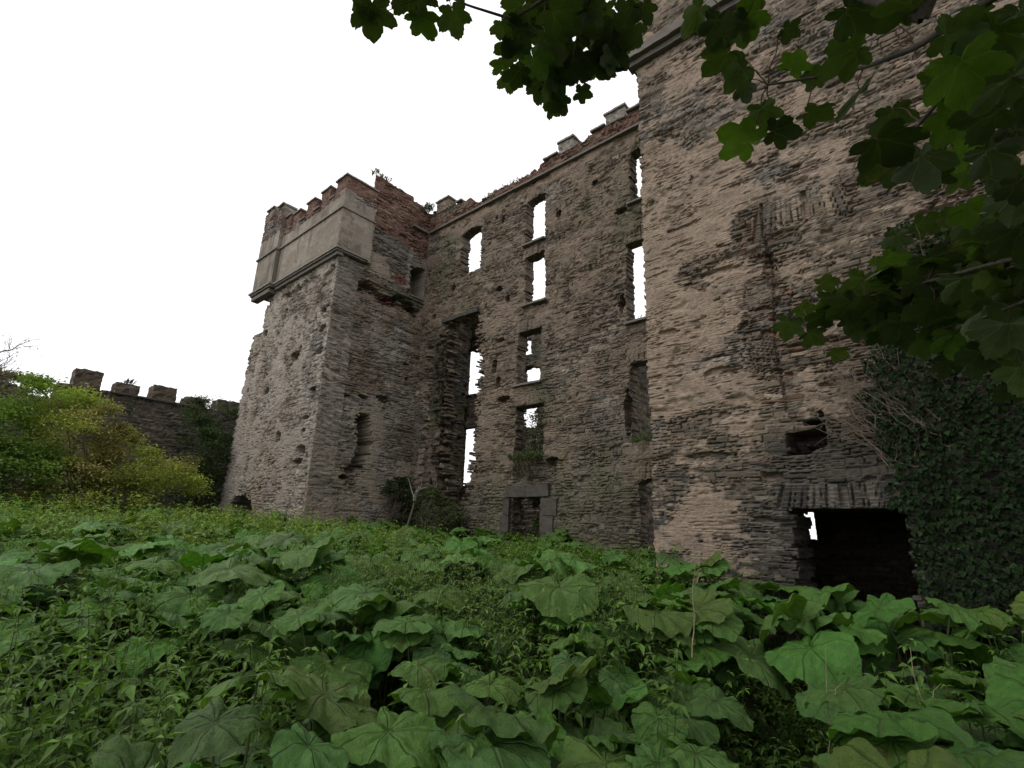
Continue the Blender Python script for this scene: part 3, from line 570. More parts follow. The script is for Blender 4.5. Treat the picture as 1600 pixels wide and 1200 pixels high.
def zfar(x, y):
    g = ground_z(x, y); r = np.maximum(np.maximum(-30 - x, x - 8), np.maximum(-8 - y, y - 26)); return np.where(r > 0, g - .03 * np.clip(r, 0, 40) , g)
# one sheet, fine near the castle and coarse towards the horizon
def gsheet():
    ax = np.unique(np.concatenate([np.linspace(-800, -40, 20), np.linspace(-40, 12, 240), np.linspace(12, 800, 20)]))
    ay = np.unique(np.concatenate([np.linspace(-800, -10, 20), np.linspace(-10, 28, 190), np.linspace(28, 800, 20)]))
    X, Y = np.meshgrid(ax, ay, indexing='ij'); Z = zfar(X, Y); V = np.stack([X.ravel(), Y.ravel(), Z.ravel()], -1); idx = np.arange(X.size).reshape(X.shape)
    F = np.stack([idx[:-1, :-1], idx[1:, :-1], idx[1:, 1:], idx[:-1, 1:]], -1).reshape(-1, 4)
    cc = mixc(np.array([.035, .03, .02]), np.array([.04, .06, .02]), fbm(V[:, 0] * 1.5, V[:, 1] * 1.5, 3))
    return mesh('ground', V, [F], M_soil, None, cc, None, True)
tag(gsheet(), 'dark damp soil under the courtyard plants', 'ground', kind='structure')

# ================================================================== leaf shapes
def rot_to(n, t):
    """rows: x = tip direction, y = side, z = normal"""
    n = n / np.linalg.norm(n, axis=-1, keepdims=True); t = t - (t * n).sum(-1, keepdims=True) * n
    t = t / np.maximum(np.linalg.norm(t, axis=-1, keepdims=True), 1e-6); return t, np.cross(n, t), n
def bur_leaf(R, seed, nr=11, ns=84):
    """round butterbur blade: sinus at the stalk, puckered between radial veins, wavy rim"""
    r = np.random.default_rng(seed); th = np.linspace(-math.pi, math.pi, ns + 1)[:-1] + math.pi / ns
    nv = 7; ph = r.uniform(0, 6.28, 8); vt = th / (2 * math.pi) * nv + .13 * np.sin(th * 2 + ph[5]) + .10 * np.sin(th * 3 + ph[6]) + .5
    lob = 1 + .03 * np.abs(np.sin(vt * math.pi)) + .012 * np.sin(th * 34) + .03 * np.sin(th * 3 + ph[0]) + .025 * np.sin(th * 5 + ph[1]) + .014 * r.standard_normal(ns)
    sin_ = 1 - .78 * np.exp(-((np.abs(th) - math.pi) / .22) ** 2)
    rad = R * lob * (.84 + .16 * np.cos(th * .5)) * sin_ * 1.08
    V = [[0, 0, 0]]; UV = [[.5, 0]]
    droop = r.uniform(.02, .22); cup = r.uniform(.05, .34)
    for k in range(1, nr + 1):
        f = k / nr; rr = rad * f
        vf = vt + .05 * math.sin(f * 5); sn = np.abs(np.sin(vf * math.pi)); puck = .10 * R * (np.sqrt(sn) - .6) * min(1, f * 2)        # valleys on veins
        side = .030 * R * np.sin(f * 15 - 4.5 * sn + ph[7]) * f * sn
        z = cup * R * f * .9 - (cup + droop) * R * f ** 2.4 * (1 + .5 * np.sin(th * 2 + ph[2])) + puck + side + .06 * R * f ** 2 * np.sin(th * 4 + ph[3]) + .055 * R * f ** 3 * np.sin(th * 11 + ph[4]) + .12 * R * f * (vn(np.cos(th) * f * 4 + ph[0] * 9, np.sin(th) * f * 4, seed) - .5) + .06 * R * f * (vn(np.cos(th) * f * 9 + ph[0] * 9, np.sin(th) * f * 10, seed) - .5)
        V += list(np.stack([rr * np.cos(th), rr * np.sin(th), z], -1)); UV += list(np.stack([vf + .5, np.full(ns, f)], -1))
    F3 = []; F4 = []
    for i in range(ns - 1): F3.append([0, 1 + i, 2 + i])
    for k in range(nr - 1):
        for i in range(ns - 1):
            a = 1 + k * ns + i; F4.append([a, a + ns, a + ns + 1, a + 1])
    return np.array(V, float), np.array(F3), np.array(F4), np.array(UV, float)
GB = np.array([.088, .175, .029])
def xf(V, pos, n, t, s=1.0):
    x, y, z = rot_to(np.array([n], float), np.array([t], float)); M = np.stack([x[0], y[0], z[0]]); return V * s @ M + pos
def tube(mb, P, R0, R1, c, n=6):
    P = np.asarray(P, float); T = np.gradient(P, axis=0); T /= np.maximum(np.linalg.norm(T, axis=1, keepdims=True), 1e-9)
    A = np.cross(T, np.array([.31, .17, .93])); A /= np.linalg.norm(A, axis=1, keepdims=True); Bq = np.cross(T, A)
    a = np.arange(n) * 2 * math.pi / n; rr = np.linspace(R0, R1, len(P))[:, None, None]
    V = (P[:, None] + rr * (A[:, None] * np.cos(a)[None, :, None] + Bq[:, None] * np.sin(a)[None, :, None])).reshape(-1, 3)
    F = [[k * n + i, k * n + (i + 1) % n, (k + 1) * n + (i + 1) % n, (k + 1) * n + i] for k in range(len(P) - 1) for i in range(n)]
    mb.add(V, F, c)
def curve(a, b, sag=0.0, n=7, w=0.0, seed=0):
    r = np.random.default_rng(seed); t = np.linspace(0, 1, n)[:, None]; a = np.array(a, float); b = np.array(b, float)
    P = a + (b - a) * t; P[:, 2] += sag * np.sin(t[:, 0] * math.pi); P[1:-1] += w * r.standard_normal((n - 2, 3)); return P

# butterbur prototypes: a crown of long stalks each carrying one leaf
NP = 8; protos = []
for k in range(NP):
    r = np.random.default_rng(300 + k); nl = int(r.integers(5, 9)); leaves = []; st = MB()
    for j in range(nl):
        a = j * 2 * math.pi / nl + r.uniform(-.4, .4); d = r.uniform(.12, .42); h = r.uniform(.55, 1.0) if j else 1.02; R = r.uniform(.15, .33)
        tip = np.array([math.cos(a) * d, math.sin(a) * d, h]); nn = np.array([math.cos(a) * r.uniform(.1, .55), math.sin(a) * r.uniform(.1, .55), 1.0])
        V, F3, F4, UV = bur_leaf(R, 1000 + k * 20 + j)
        V = xf(V, tip, nn, np.array([math.cos(a), math.sin(a), -.1])); leaves.append((V, F3, F4, UV, GB * np.array([r.uniform(.8, 1.02), r.uniform(.82, 1.12), r.uniform(.8, 1.3)])))
        tube(st, curve((0, 0, -.1), tip, 0, 6, .012, k * 9 + j), .011, .006, (.10, .13, .05), 5)
    protos.append((leaves, st))
pm_leaf = []; pm_stalk = []; pm_merged = []
def obj_mesh(o):
    me = o.data; bpy.data.objects.remove(o); return me
for leaves, st in protos:
    lm = []
    for (V, F3, F4, UV, c) in leaves:
        lm.append(obj_mesh(mesh('leaf', V, [F3, F4], M_bur, None, np.broadcast_to(c, (len(V), 3)), UV, True)))
    pm_leaf.append(lm); pm_stalk.append(obj_mesh(st.build('stalks', M_leaf)))
def new(name, me, parent=None):
    o = bpy.data.objects.new(name, me); col.objects.link(o)
    if parent is not None: o.parent = parent
    return o
# placement by dart throwing, thinned where the nettles stand
r = np.random.default_rng(77); spots = []
def dens(x, y):
    n = fbm(x * .45, y * .45, 211, 3); dd = math.hypot(x, y)
    if track_d(np.array(x), np.array(y)) < .42: return 0
    if x > -2.6: return 1.0
    w = 0.10 + 1.9 * max(0, n - .40) * 3
    if (x * RGT.x + y * RGT.y) < -.22 * (x * FWD.x + y * FWD.y) and (x * FWD.x + y * FWD.y) < 4.0: w = .03
    ff = x * FWD.x + y * FWD.y
    if 4.0 < ff < 9.5 and x < -3: w += .35
    if ff > 11: w *= .4
    if x < -13 and y > 4: w *= .35
    if -7 < x < -2.2 and y < 2.2: w *= .25
    return min(1, w)
tries = 0
while len(spots) < 298 and tries < 40000:
    tries += 1; x = r.uniform(-21, 2.2); y = r.uniform(-.5, 12.2)
    if not ((y < 8.1) or (-16.1 < x < -4.6)): continue
    f = x * FWD.x + y * FWD.y; s_ = x * RGT.x + y * RGT.y
    if f < 1.9 or abs(s_) > f * 1.12 + .6: continue
    if r.random() > dens(x, y): continue
    md = .40 if f < 4.6 else .52 if f < 7 else .64
    if any((x - a) ** 2 + (y - b) ** 2 < md * md for a, b, _ in spots): continue
    spots.append((x, y, f))
GRP = 'butterbur plants filling the courtyard'
def lab_for(x, y, f, sz):
    a = (x * RGT.x + y * RGT.y) / f; s_ = 'large' if sz > 1.0 else ('small' if sz < .9 else 'middling')
    side = ', left edge' if a < -.7 else ', left of centre' if a < -.25 else ', near centre' if a < .2 else ', right of centre' if a < .62 else ', right edge'
    if f < 3.2: return s_ + ' butterbur in the very front row' + side
    if x > -2.0 and y > 6: return s_ + ' butterbur before the dark doorway and ivy'
    if y > 7 and x > -5: return s_ + ' butterbur at the foot of the near tower'
    if y > 9.5: return s_ + ' butterbur at the foot of the facade' + side
    if f < 5: return s_ + ' butterbur in the near foreground' + side
    if f < 7.5: return s_ + ' butterbur in the middle courtyard' + side
    if f < 11: return s_ + ' butterbur in the far courtyard' + side
    return s_ + ' distant butterbur among nettles by the far tower' + side
for i, (x, y, f) in enumerate(spots):
    k = i % NP; sz = float(r.uniform(.82, 1.12)); e = empty('butterbur', (x, y, float(ground_z(x, y))), lab_for(x, y, f, sz), 'plant', GRP)
    s = sz * (.78 if f < 4.6 else .95); e.scale = (s, s, s * float(r.uniform(.9, 1.16))); e.rotation_euler = (float(r.normal(0, .06)), float(r.normal(0, .06)), float(r.uniform(0, 6.28)))
    for me in pm_leaf[k]: new('leaf', me, e)
    new('stalks', pm_stalk[k], e)

sets = {}
for o in bpy.data.objects:
    if o.get('category') == 'plant' and o.get('group') == GRP: sets.setdefault(o['label'], []).append(o)
def scr(o):
    l = o.location; return (l.x * RGT.x + l.y * RGT.y) / (l.x * FWD.x + l.y * FWD.y)
ORD = ['leftmost', 'second from left', 'third from left', 'fourth from left', 'fifth from left', 'sixth from left', 'seventh from left', 'eighth from left', 'ninth from left', 'tenth from left', 'eleventh from left', 'twelfth from left']
for lb, os_ in sets.items():
    if len(os_) > 1:
        os_.sort(key=scr)
        for i, o in enumerate(os_): o['label'] = lb + ', ' + (ORD[i] if i < len(ORD) - 1 and i < len(os_) - 1 or i < 1 else 'rightmost' if i == len(os_) - 1 else 'further right')

# ================================================================== nettles and goosegrass (uncountable)
def herbs(name, n, region, hr, lr, seed, label, cat, base, pairs=(5, 8), keepf=None, yellow=.25):
    r = np.random.default_rng(seed); X = []; Y = []
    while len(X) < n:
        x = r.uniform(region[0], region[1], 4000); y = r.uniform(region[2], region[3], 4000)
        f = x * FWD.x + y * FWD.y; s_ = x * RGT.x + y * RGT.y
        k = (f > 1.2) & (np.abs(s_) < f * 1.15 + .8) & ((y < 8.35) | ((x > -16.1) & (x < -4.5) & (y < 12.3)) | (x < -23.5))
        if keepf is not None: k &= keepf(x, y, r)
        X += list(x[k]); Y += list(y[k])
    X = np.array(X[:n]); Y = np.array(Y[:n]); G = ground_z(X, Y)
    f = X * FWD.x + Y * FWD.y
    VV = []; CC = []; FF = []; cnt = 0
    H = r.uniform(hr[0], hr[1], n) * (.75 + .5 * fbm(X * .8, Y * .8, seed)); lean = r.normal(0, .10, (n, 2))
    tone = base * (.75 + .6 * r.random((n, 1))) ; yel = (r.random((n, 1)) < yellow * 2 * fbm(X * .5, Y * .5, seed + 4)[:, None]); tone = np.where(yel & (f[:, None] > 6), tone * np.array([1.3, 1.15, .85]), tone)
    P = pairs[1]; L = []; O = []; Dv = []; Nn = []; Cq = []
    for p in range(P):
        t = 1 - p / P * .85
        use = np.ones(n, bool) if p < pairs[0] else (f < 6)
        for sgn in (0, 1, .5, 1.5) if p % 1 == 0 else (0, 1):
            a = (sgn + (p % 2) * .25) * math.pi + r.uniform(-.5, .5, n)
            u = use & (r.random(n) < .9)
            if not u.any(): continue
            pos = np.stack([X + lean[:, 0] * H * t, Y + lean[:, 1] * H * t, G + H * t], -1)[u]
            le = (r.uniform(lr[0], lr[1], n) * (.55 + .9 * min(1, (p + .6) / 3)) * np.where(f > 8, 1.5, 1.0))[u]
            el = r.uniform(-.75, .35, n)[u]; au = a[u]
            d = np.stack([np.cos(au) * np.cos(el), np.sin(au) * np.cos(el), np.sin(el)], -1)
            sd_ = np.stack([-np.sin(au), np.cos(au), r.normal(0, .3, len(au))], -1)
            O.append(pos); L.append(le); Dv.append(d); Nn.append(sd_); Cq.append(tone[u] * (.8 + .4 * r.random((len(au), 1))))
    O = np.concatenate(O); L = np.concatenate(L)[:, None]; Dv = np.concatenate(Dv); Sd = np.concatenate(Nn); Cq = np.concatenate(Cq)
    up = np.cross(Dv, Sd); up[up[:, 2] < 0] *= -1
    w = .19
    a0 = O; a1 = O + Dv * L * .40 + Sd * L * w + up * L * .06; a2 = O + Dv * L * .40 - Sd * L * w + up * L * .06; a3 = O + Dv * L - up * L * .18; am = O + Dv * L * .42 - up * L * .02
    V = np.stack([a0, a1, am, a2, a3], 1).reshape(-1, 3); b = np.arange(len(O))[:, None] * 5
    F = np.concatenate([b + [0, 1, 2], b + [0, 2, 3], b + [1, 4, 2], b + [2, 4, 3]])
    C = np.repeat(Cq, 5, 0)
    # stems: thin three-sided
    nb = len(V); k = f < 9; xs, ys, gs, hs = X[k], Y[k], G[k], H[k]; le_ = lean[k]; sv = []
    for (ox, oy) in ((.003, 0), (-.002, .003), (-.002, -.003)):
        sv.append(np.stack([xs + ox, ys + oy, gs], -1)); sv.append(np.stack([xs + ox * .4 + le_[:, 0] * hs, ys + oy * .4 + le_[:, 1] * hs, gs + hs], -1))
    SV = np.stack(sv, 1).reshape(-1, 3); b2 = np.arange(len(xs))[:, None] * 6 + nb
    FQ = np.concatenate([b2 + [0, 2, 3, 1], b2 + [2, 4, 5, 3], b2 + [4, 0, 1, 5]])
    o = mesh(name, np.concatenate([V, SV]), [F, FQ], M_leaf, None, np.concatenate([C, np.broadcast_to([.06, .07, .03], (len(SV), 3))]))
    return tag(o, label, cat, kind='stuff')
GN = np.array([.088, .165, .028])
herbs('nettles', 9000, (-25, 2.5, -.5, 12.3), (.6, 1.12), (.045, .085), 401, 'dense green nettles filling the courtyard between the butterbur', 'nettles', GN, (6, 8),
      keepf=lambda x, y, r: (r.random(len(x)) < np.where(x > -2.3, .25, 1.0)) & (track_d(x, y) > .35) & (r.random(len(x)) < .25 + 1.3 * np.clip(.62 - fbm(x * .45, y * .45, 211, 3), 0, 1)) & (fbm(x * 1.3, y * 1.3, 412, 2) > .36))
herbs('nettles', 4500, (-26, -9, -1, 9), (.65, 1.4), (.05, .09), 402, 'tall yellow green weeds in front of the bushes and far tower', 'weeds', np.array([.125, .195, .04]), (6, 7), yellow=.5,
      keepf=lambda x, y, r: (x < -11 + 2 * r.random(len(x))))
herbs('ground_cover', 9000, (-14, 2.5, -.5, 9), (.12, .45), (.04, .09), 403, 'low tangled weeds and seedlings covering the soil', 'ground cover', GN * .85, (4, 5))
herbs('goosegrass', 1800, (-9, -2.6, 3, 9), (.85, 1.2), (.025, .045), 404, 'fine leaved pale green goosegrass scrambling over the plants', 'goosegrass', np.array([.11, .19, .035]), (8, 8),
      keepf=lambda x, y, r: fbm(x * .8, y * .8, 405, 2) > .5)

# dry stalks
DS = [((-.95, 3.84), .5, 1.13, (.10, -.08), 'pale dry bent stalk standing among butterbur at the right'), ((-.42, 3.94), .6, 1.15, (-.05, .04), 'thin straw coloured stalk at the right edge of the butterbur'),
      ((-3.3, 2.0), .45, .9, (-.22, .1), 'bent dry stem over the dark nettles at front left'), ((-1.62, 3.65), 1.35, 1.55, (.05, .02), 'forked pale dead stalk before the foot of the near tower'), ((-1.1, 2.6), .4, .75, (.2, .15), 'short dry stalk lying beside the trodden gap'),
      ((-2.3, 2.4), .5, .95, (.03, .02), 'dark upright dead flower stalk left of the front butterbur')]
for (x, y), za, zb, ln, lb in DS:
    mb = MB(); P = curve((x, y, za - .4), (x + ln[0], y + ln[1], zb), 0, 8, .006, int(zb * 100)); tube(mb, P, .0045, .0015, (.30, .25, .15) if 'dark' not in lb else (.07, .06, .03), 5)
    tube(mb, curve(P[5], P[5] + np.array([.10, -.05, .12]), 0, 4, .01, 3), .003, .0015, (.34, .28, .16) if 'dark' not in lb else (.07, .06, .03), 4)
    tag(mb.build('dry_stalk', M_wood), lb, 'dry stalk', 'dry stalks among the plants')

# ================================================================== shrubs and trees
def leafcloud(P, size, r, base, mb, dirs=None, aspect=.55, fold=.12):
    n = len(P); d = r.normal(0, 1, (n, 3)); d[:, 2] = d[:, 2] * .5 - .2; d /= np.linalg.norm(d, axis=1, keepdims=True)
    u = r.normal(0, .55, (n, 3)) + np.array([0, 0, 1.0]); s = np.cross(d, u); s /= np.linalg.norm(s, axis=1, keepdims=True); u = np.cross(s, d)
    L = (size * r.uniform(.6, 1.3, n))[:, None]
    V = np.stack([P, P + d * L * .45 + s * L * aspect * .5 + u * L * fold, P + d * L, P + d * L * .45 - s * L * aspect * .5 + u * L * fold], 1).reshape(-1, 3)
    b = np.arange(n)[:, None] * 4; F = np.concatenate([b + [0, 1, 2], b + [0, 2, 3]])
    mb.add(V, F, np.repeat(base, 4, 0))
def clumps(r, lobes, ncl, rc):
    """clump centres spread through the outer part of several ellipsoids"""
    C = []
    w = np.array([a[3] * a[4] * a[5] for a in lobes]) ** .7; w /= w.sum()
    for k in range(ncl):
        l = lobes[r.choice(len(lobes), p=w)]; v = r.normal(0, 1, 3); v /= np.linalg.norm(v); q = r.uniform(.35, 1.0) ** .5
        C.append([l[0] + v[0] * l[3] * q, l[1] + v[1] * l[4] * q, l[2] + v[2] * l[5] * q])
    return np.array(C)
def shrub(name, base, lobes, nl, size, colr, label, cat, seed, rc=.28, ncl=70, trunk=.05, trunkc=(.09, .075, .055), part_='foliage', colr2=None, group=None, twigs=True):
    r = np.random.default_rng(seed); e = empty(name, base, label, cat, group); inv = Matrix.Translation(Vector(base) * -1)
    C = clumps(r, lobes, ncl, rc); ki = r.integers(0, ncl, nl)
    v = r.normal(0, 1, (nl, 3)) * np.array([1, 1, .55]); P = C[ki] + v * rc * r.uniform(.5, 1.3, (ncl, 1))[ki]
    ct = (.65 + .7 * r.random((ncl, 1)))[ki] * (.8 + .4 * r.random((nl, 1)))
    base_c = np.array(colr)[None] * ct
    if colr2 is not None:
        g = sm(fbm(C[:, 1] * .9, C[:, 2] * .9, seed, 2), .42, .58)[ki][:, None]; base_c = base_c * (1 - g) + np.array(colr2) * ct * g
    mb = MB(); leafcloud(P, size, r, base_c, mb); o = mb.build(part_, M_leaf); o.parent = e; o.matrix_parent_inverse = inv
    t = MB(); b0 = np.array(base, float)
    for k in range(min(ncl, 46) if twigs else 0):
        mid = b0 + (C[k] - b0) * .45 + r.normal(0, .15, 3); P1 = np.concatenate([curve(b0 + r.normal(0, .08, 3) * [1, 1, 0], mid, .1, 5, .04, k), curve(mid, C[k], .05, 5, .04, k + 99)[1:]])
        tube(t, P1, trunk * r.uniform(.4, 1), .008, trunkc, 5)
    if twigs: o = t.build('stems', M_wood); o.parent = e; o.matrix_parent_inverse = inv
    return e
shrub('elder_bush', (-19.3, .4, .9), [(-19, .3, 3.2, 1.6, 1.5, 1.6), (-18.6, 1.6, 2.6, 1.4, 1.1, 1.3), (-19.8, 2.1, 4.7, 1.2, 1.0, .95), (-18.2, -.6, 2.8, 1.3, 1, 1.6)], 34000, .10, (.18, .27, .045), 'bright green leafy bush at the far left edge of the courtyard', 'bush', 501, .24, 150, colr2=(.11, .18, .03))
shrub('thorn_bush', (-19.5, 3.6, .9), [(-19.5, 3.0, 4.0, 1.3, 1.1, 1.3), (-19.2, 4.2, 3.2, 1.3, 1.1, 1.1), (-19.4, 5.6, 3.0, 1.1, 1.0, .7), (-18.9, 3.3, 2.2, 1.3, 1.6, 1.1), (-19.6, 2.6, 4.9, .5, .55, .35)], 34000, .085, (.26, .30, .06), 'spreading yellow and rust tinged bush before the boundary wall', 'bush', 502, .20, 170, colr2=(.23, .20, .075))
shrub('dark_bush', (-24.3, 8.4, 1.0), [(-24.2, 7.9, 4.8, 1.0, 1.0, 1.4), (-24, 9.3, 3.8, 1.0, .9, 1.8), (-24.4, 7.6, 6.1, .8, .75, .6), (-24.3, 8.9, 6.0, .7, .6, .6), (-24, 7.2, 2.6, 1.1, 1.2, 1.4), (-23.1, 7.7, 3.0, .75, .5, 1.5), (-23.3, 7.7, 4.6, .5, .45, .8)], 24000, .10, (.04, .068, .022), 'dark green elder bush in the corner beside the far tower', 'bush', 503, .26, 110)
shrub('ivy_bush', (-16.0, 11.6, 1.4), [(-15.9, 11.7, 3.1, .35, .5, .5), (-15.6, 11.9, 2.4, .4, .4, .6)], 3500, .09, (.028, .048, .016), 'dark ivy clump in the inner corner beside the far tower', 'ivy', 504, .13, 30, .02)
shrub('bramble', (-13.9, 11.9, 1.3), [(-14.2, 11.8, 2.5, .7, .4, .7), (-13.4, 11.9, 2.1, .6, .4, .5)], 4000, .08, (.055, .075, .025), 'straggling bramble heaped below the tall ragged breach', 'bramble', 505, .14, 40, .015)
# bare leaning sapling
mb = MB(); tube(mb, curve((-15.1, 11.5, 1.2), (-14.6, 11.6, 2.9), 0, 7, .03, 1), .045, .03, (.16, .14, .11), 6)
for k, e_ in enumerate([(-14.2, 11.5, 3.5), (-15.1, 11.5, 3.4), (-14.4, 11.5, 3.2), (-14.0, 11.5, 3.1)]): tube(mb, curve((-14.75, 11.58, 2.5 + .1 * k), e_, .05, 6, .03, k), .02, .006, (.3, .28, .24), 5)
tag(mb.build('dead_sapling', M_wood), 'pale dead sapling leaning in the corner below the breach', 'sapling')
# bare tree behind the boundary wall
def bare_tree(name, base, top, label, seed, spread, nb):
    r = np.random.default_rng(seed); e = empty(name, base, label, 'tree'); inv = Matrix.Translation(Vector(base) * -1)
    t = MB(); tube(t, curve(base, top, 0, 7, .08, seed), .22, .1, (.06, .05, .045), 8); o = t.build('trunk', M_wood); o.parent = e; o.matrix_parent_inverse = inv
    b = MB(); tips = []
    for k in range(nb):
        s_ = np.array(base) + (np.array(top) - base) * r.uniform(.5, 1); d = r.normal(0, 1, 3); d[2] = abs(d[2]) * .8 + .1; d /= np.linalg.norm(d); q = s_ + d * spread * r.uniform(.5, 1)
        P = curve(s_, q, .15, 8, .08, k); tube(b, P, .05, .012, (.06, .05, .045), 5)
        for j in range(9):
            p0 = P[r.integers(3, 8)]; d2 = d + r.normal(0, .6, 3); d2 /= np.linalg.norm(d2); p1 = p0 + d2 * r.uniform(.4, 1.1); tube(b, curve(p0, p1, .05, 5, .03, j), .013, .006, (.07, .06, .05), 4); tips.append(p1)
            for q_ in range(3): p2 = p0 + (p1 - p0) * .7 + r.normal(0, .25, 3); tube(b, curve(p0 + (p1 - p0) * .6, p2, 0, 3, 0, 1), .007, .004, (.07, .06, .05), 3); tips.append(p2)
    o = b.build('branch', M_wood); o.parent = e; o.matrix_parent_inverse = inv
    tips = np.array(tips); ii = r.integers(0, len(tips), 900); l = MB(); leafcloud(tips[ii] + r.normal(0, .12, (900, 3)), .09, r, np.full((900, 3), .05) * [1, 1.2, .5], l); o = l.build('foliage', M_leaf); o.parent = e; o.matrix_parent_inverse = inv
bare_tree('bare_tree', (-34, .3, 1), (-34, 1.0, 8.2), 'sparse wind bent tree behind the wall at the far left', 61, 2.2, 30)
# green weeds on ledges
def tuft(name, c, w, n, L, colr, label, seed, cat='grass tuft'):
    r = np.random.default_rng(seed); mb = MB(); P = np.array(c) + (r.random((n, 3)) - .5) * np.array(w); d = r.normal(0, .45, (n, 3)); d[:, 2] = 1; d /= np.linalg.norm(d, axis=1, keepdims=True)
    s_ = np.cross(d, r.normal(0, 1, (n, 3))); s_ /= np.linalg.norm(s_, axis=1, keepdims=True); l = (L * r.uniform(.4, 1, n))[:, None]
    V = np.stack([P - s_ * .006, P + s_ * .006, P + d * l * .6 + s_ * .004, P + d * l + r.normal(0, .25, (n, 3)) * l * [1, 1, .2]], 1).reshape(-1, 3); b = np.arange(n)[:, None] * 4
    mb.add(V, np.concatenate([b + [0, 1, 2], b + [0, 2, 3]]), np.repeat(np.array(colr) * (.6 + .8 * r.random((n, 1))), 4, 0)); tag(mb.build(name, M_leaf), label, cat, 'weeds rooted in the masonry')
tuft('grass_tuft', (-10.5, Ym - .05, 3.88), (1.2, .4, .12), 420, .24, (.07, .09, .03), 'green grass tuft on the sill of the window above the doorway', 1)
tuft('hanging_moss', (-10.5, Ym - .1, 3.5), (1.1, .2, .5), 260, .2, (.07, .06, .03), 'brown dead growth hanging below the grassy window sill', 2, 'moss')
tuft('grass_tuft', (-6.4, Ym - .05, 4.12), (1.0, .4, .06), 240, .16, (.07, .11, .03), 'bright grass on the sill next to the near tower', 3)
tuft('grass_tuft', (-6.3, Ym + .1, 7.55), (.7, .3, .06), 60, .2, (.07, .09, .03), 'thin weeds on the sill of the tall window by the near tower', 4)
tuft('grass_tuft', (XL, 9.9, 15.25), (.3, .8, .1), 120, .25, (.10, .09, .05), 'dry weeds on top of the brick parapet of the far tower', 5)
tuft('grass_tuft', (XL + .1, 12.2, 14.95), (.5, .4, .2), 160, .3, (.07, .09, .04), 'weeds in the notch where parapet meets the far tower', 6)
tuft('grass_tuft', (-12.2, Ym + .2, 14.35), (2.0, .3, .08), 260, .22, (.11, .09, .05), 'dry grass along the broken middle of the main parapet', 7)
tuft('grass_tuft', (-26.4, 5.2, 7.12), (.2, .3, .05), 40, .34, (.09, .08, .06), 'feathery weed on top of a boundary wall merlon', 8)
tuft('grass_tuft', (-26.3, 1.9, 6.45), (.5, 1.8, .15), 400, .4, (.10, .08, .06), 'reddish dry weeds along the low end of the boundary wall', 9)
tuft('grass_tuft', (-22.7, 8.4, 15.5), (.5, .4, .05), 60, .2, (.09, .09, .05), 'small weeds on the corner pilaster of the far tower', 10)
shrub('door_weeds', (-10.6, 13.4, .8), [(-10.4, 13.5, 1.8, .5, .5, .8)], 1500, .08, (.045, .07, .02), 'green weeds growing inside the small doorway', 'weeds', 506, .15, 20, .01)
shrub('inside_bush', (-12.6, 15.5, 2.6), [(-12.8, 15.6, 5.2, 1.0, .6, 1.0), (-12.2, 15.6, 3.6, 1, .6, 1)], 3500, .09, (.05, .075, .02), 'bush growing inside the castle behind the grassy window', 'bush', 507, .2, 40, .02)

# ================================================================== ivy on the near tower
r = np.random.default_rng(71); n = 15000
def ivy_pts(n):
    out = []
    while len(out) < n:
        u = r.uniform(-1.6, 2.4, 20000); z = r.uniform(.1, 6.0, 20000)
        lx = np.interp(z, [0, 1.2, 2.2, 3.0, 3.8, 4.6, 5.2, 6], [-.65, -.75, -.95, -1.05, -1.1, -1.0, -.75, -.3]) + .7 * (fbm(u * 2.2, z * 2.2, 72) - .5)
        k = (u > lx) & ~((u < -.80) & (z < 2.15)); out += list(zip(u[k], z[k]))
    return np.array(out[:n])
UZ = ivy_pts(n); dep = .10 + .30 * fbm(UZ[:, 0] * 2.2, UZ[:, 1] * 2.2, 73) * sm(UZ[:, 0], -1.2, .3) + .10 * r.random(n)
P = np.stack([UZ[:, 0], Yt - dep, UZ[:, 1]], -1)
nn = np.stack([r.normal(0, .35, n), -np.ones(n), r.normal(.25, .35, n)], -1); tt = np.stack([r.normal(0, .5, n), np.full(n, -.25), -np.ones(n)], -1)
x_, y_, z_ = rot_to(nn, tt); Ls = (r.uniform(.035, .075, n))[:, None]
shape = [(-.15, 0, 0), (-.05, .5, .02), (.35, .42, .08), (1, 0, -.08), (.35, -.42, .08), (-.05, -.5, .02)]
V = np.stack([P + x_ * Ls * a + y_ * Ls * b_ + z_ * Ls * c_ for a, b_, c_ in shape], 1).reshape(-1, 3); b = np.arange(n)[:, None] * 6
F = np.concatenate([b + [0, 1, 2], b + [0, 2, 3], b + [0, 3, 4], b + [0, 4, 5]])[:, ::-1]
ivy = empty('ivy', (.3, Yt - .2, .1), 'dense dark green ivy covering the near tower right of the doorway', 'ivy'); iinv = Matrix.Translation((-.3, -Yt + .2, -.1))
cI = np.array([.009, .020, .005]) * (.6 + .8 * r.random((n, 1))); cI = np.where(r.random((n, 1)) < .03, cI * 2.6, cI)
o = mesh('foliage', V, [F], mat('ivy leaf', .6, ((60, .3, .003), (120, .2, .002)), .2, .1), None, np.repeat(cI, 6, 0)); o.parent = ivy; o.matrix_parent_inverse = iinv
mb = MB()
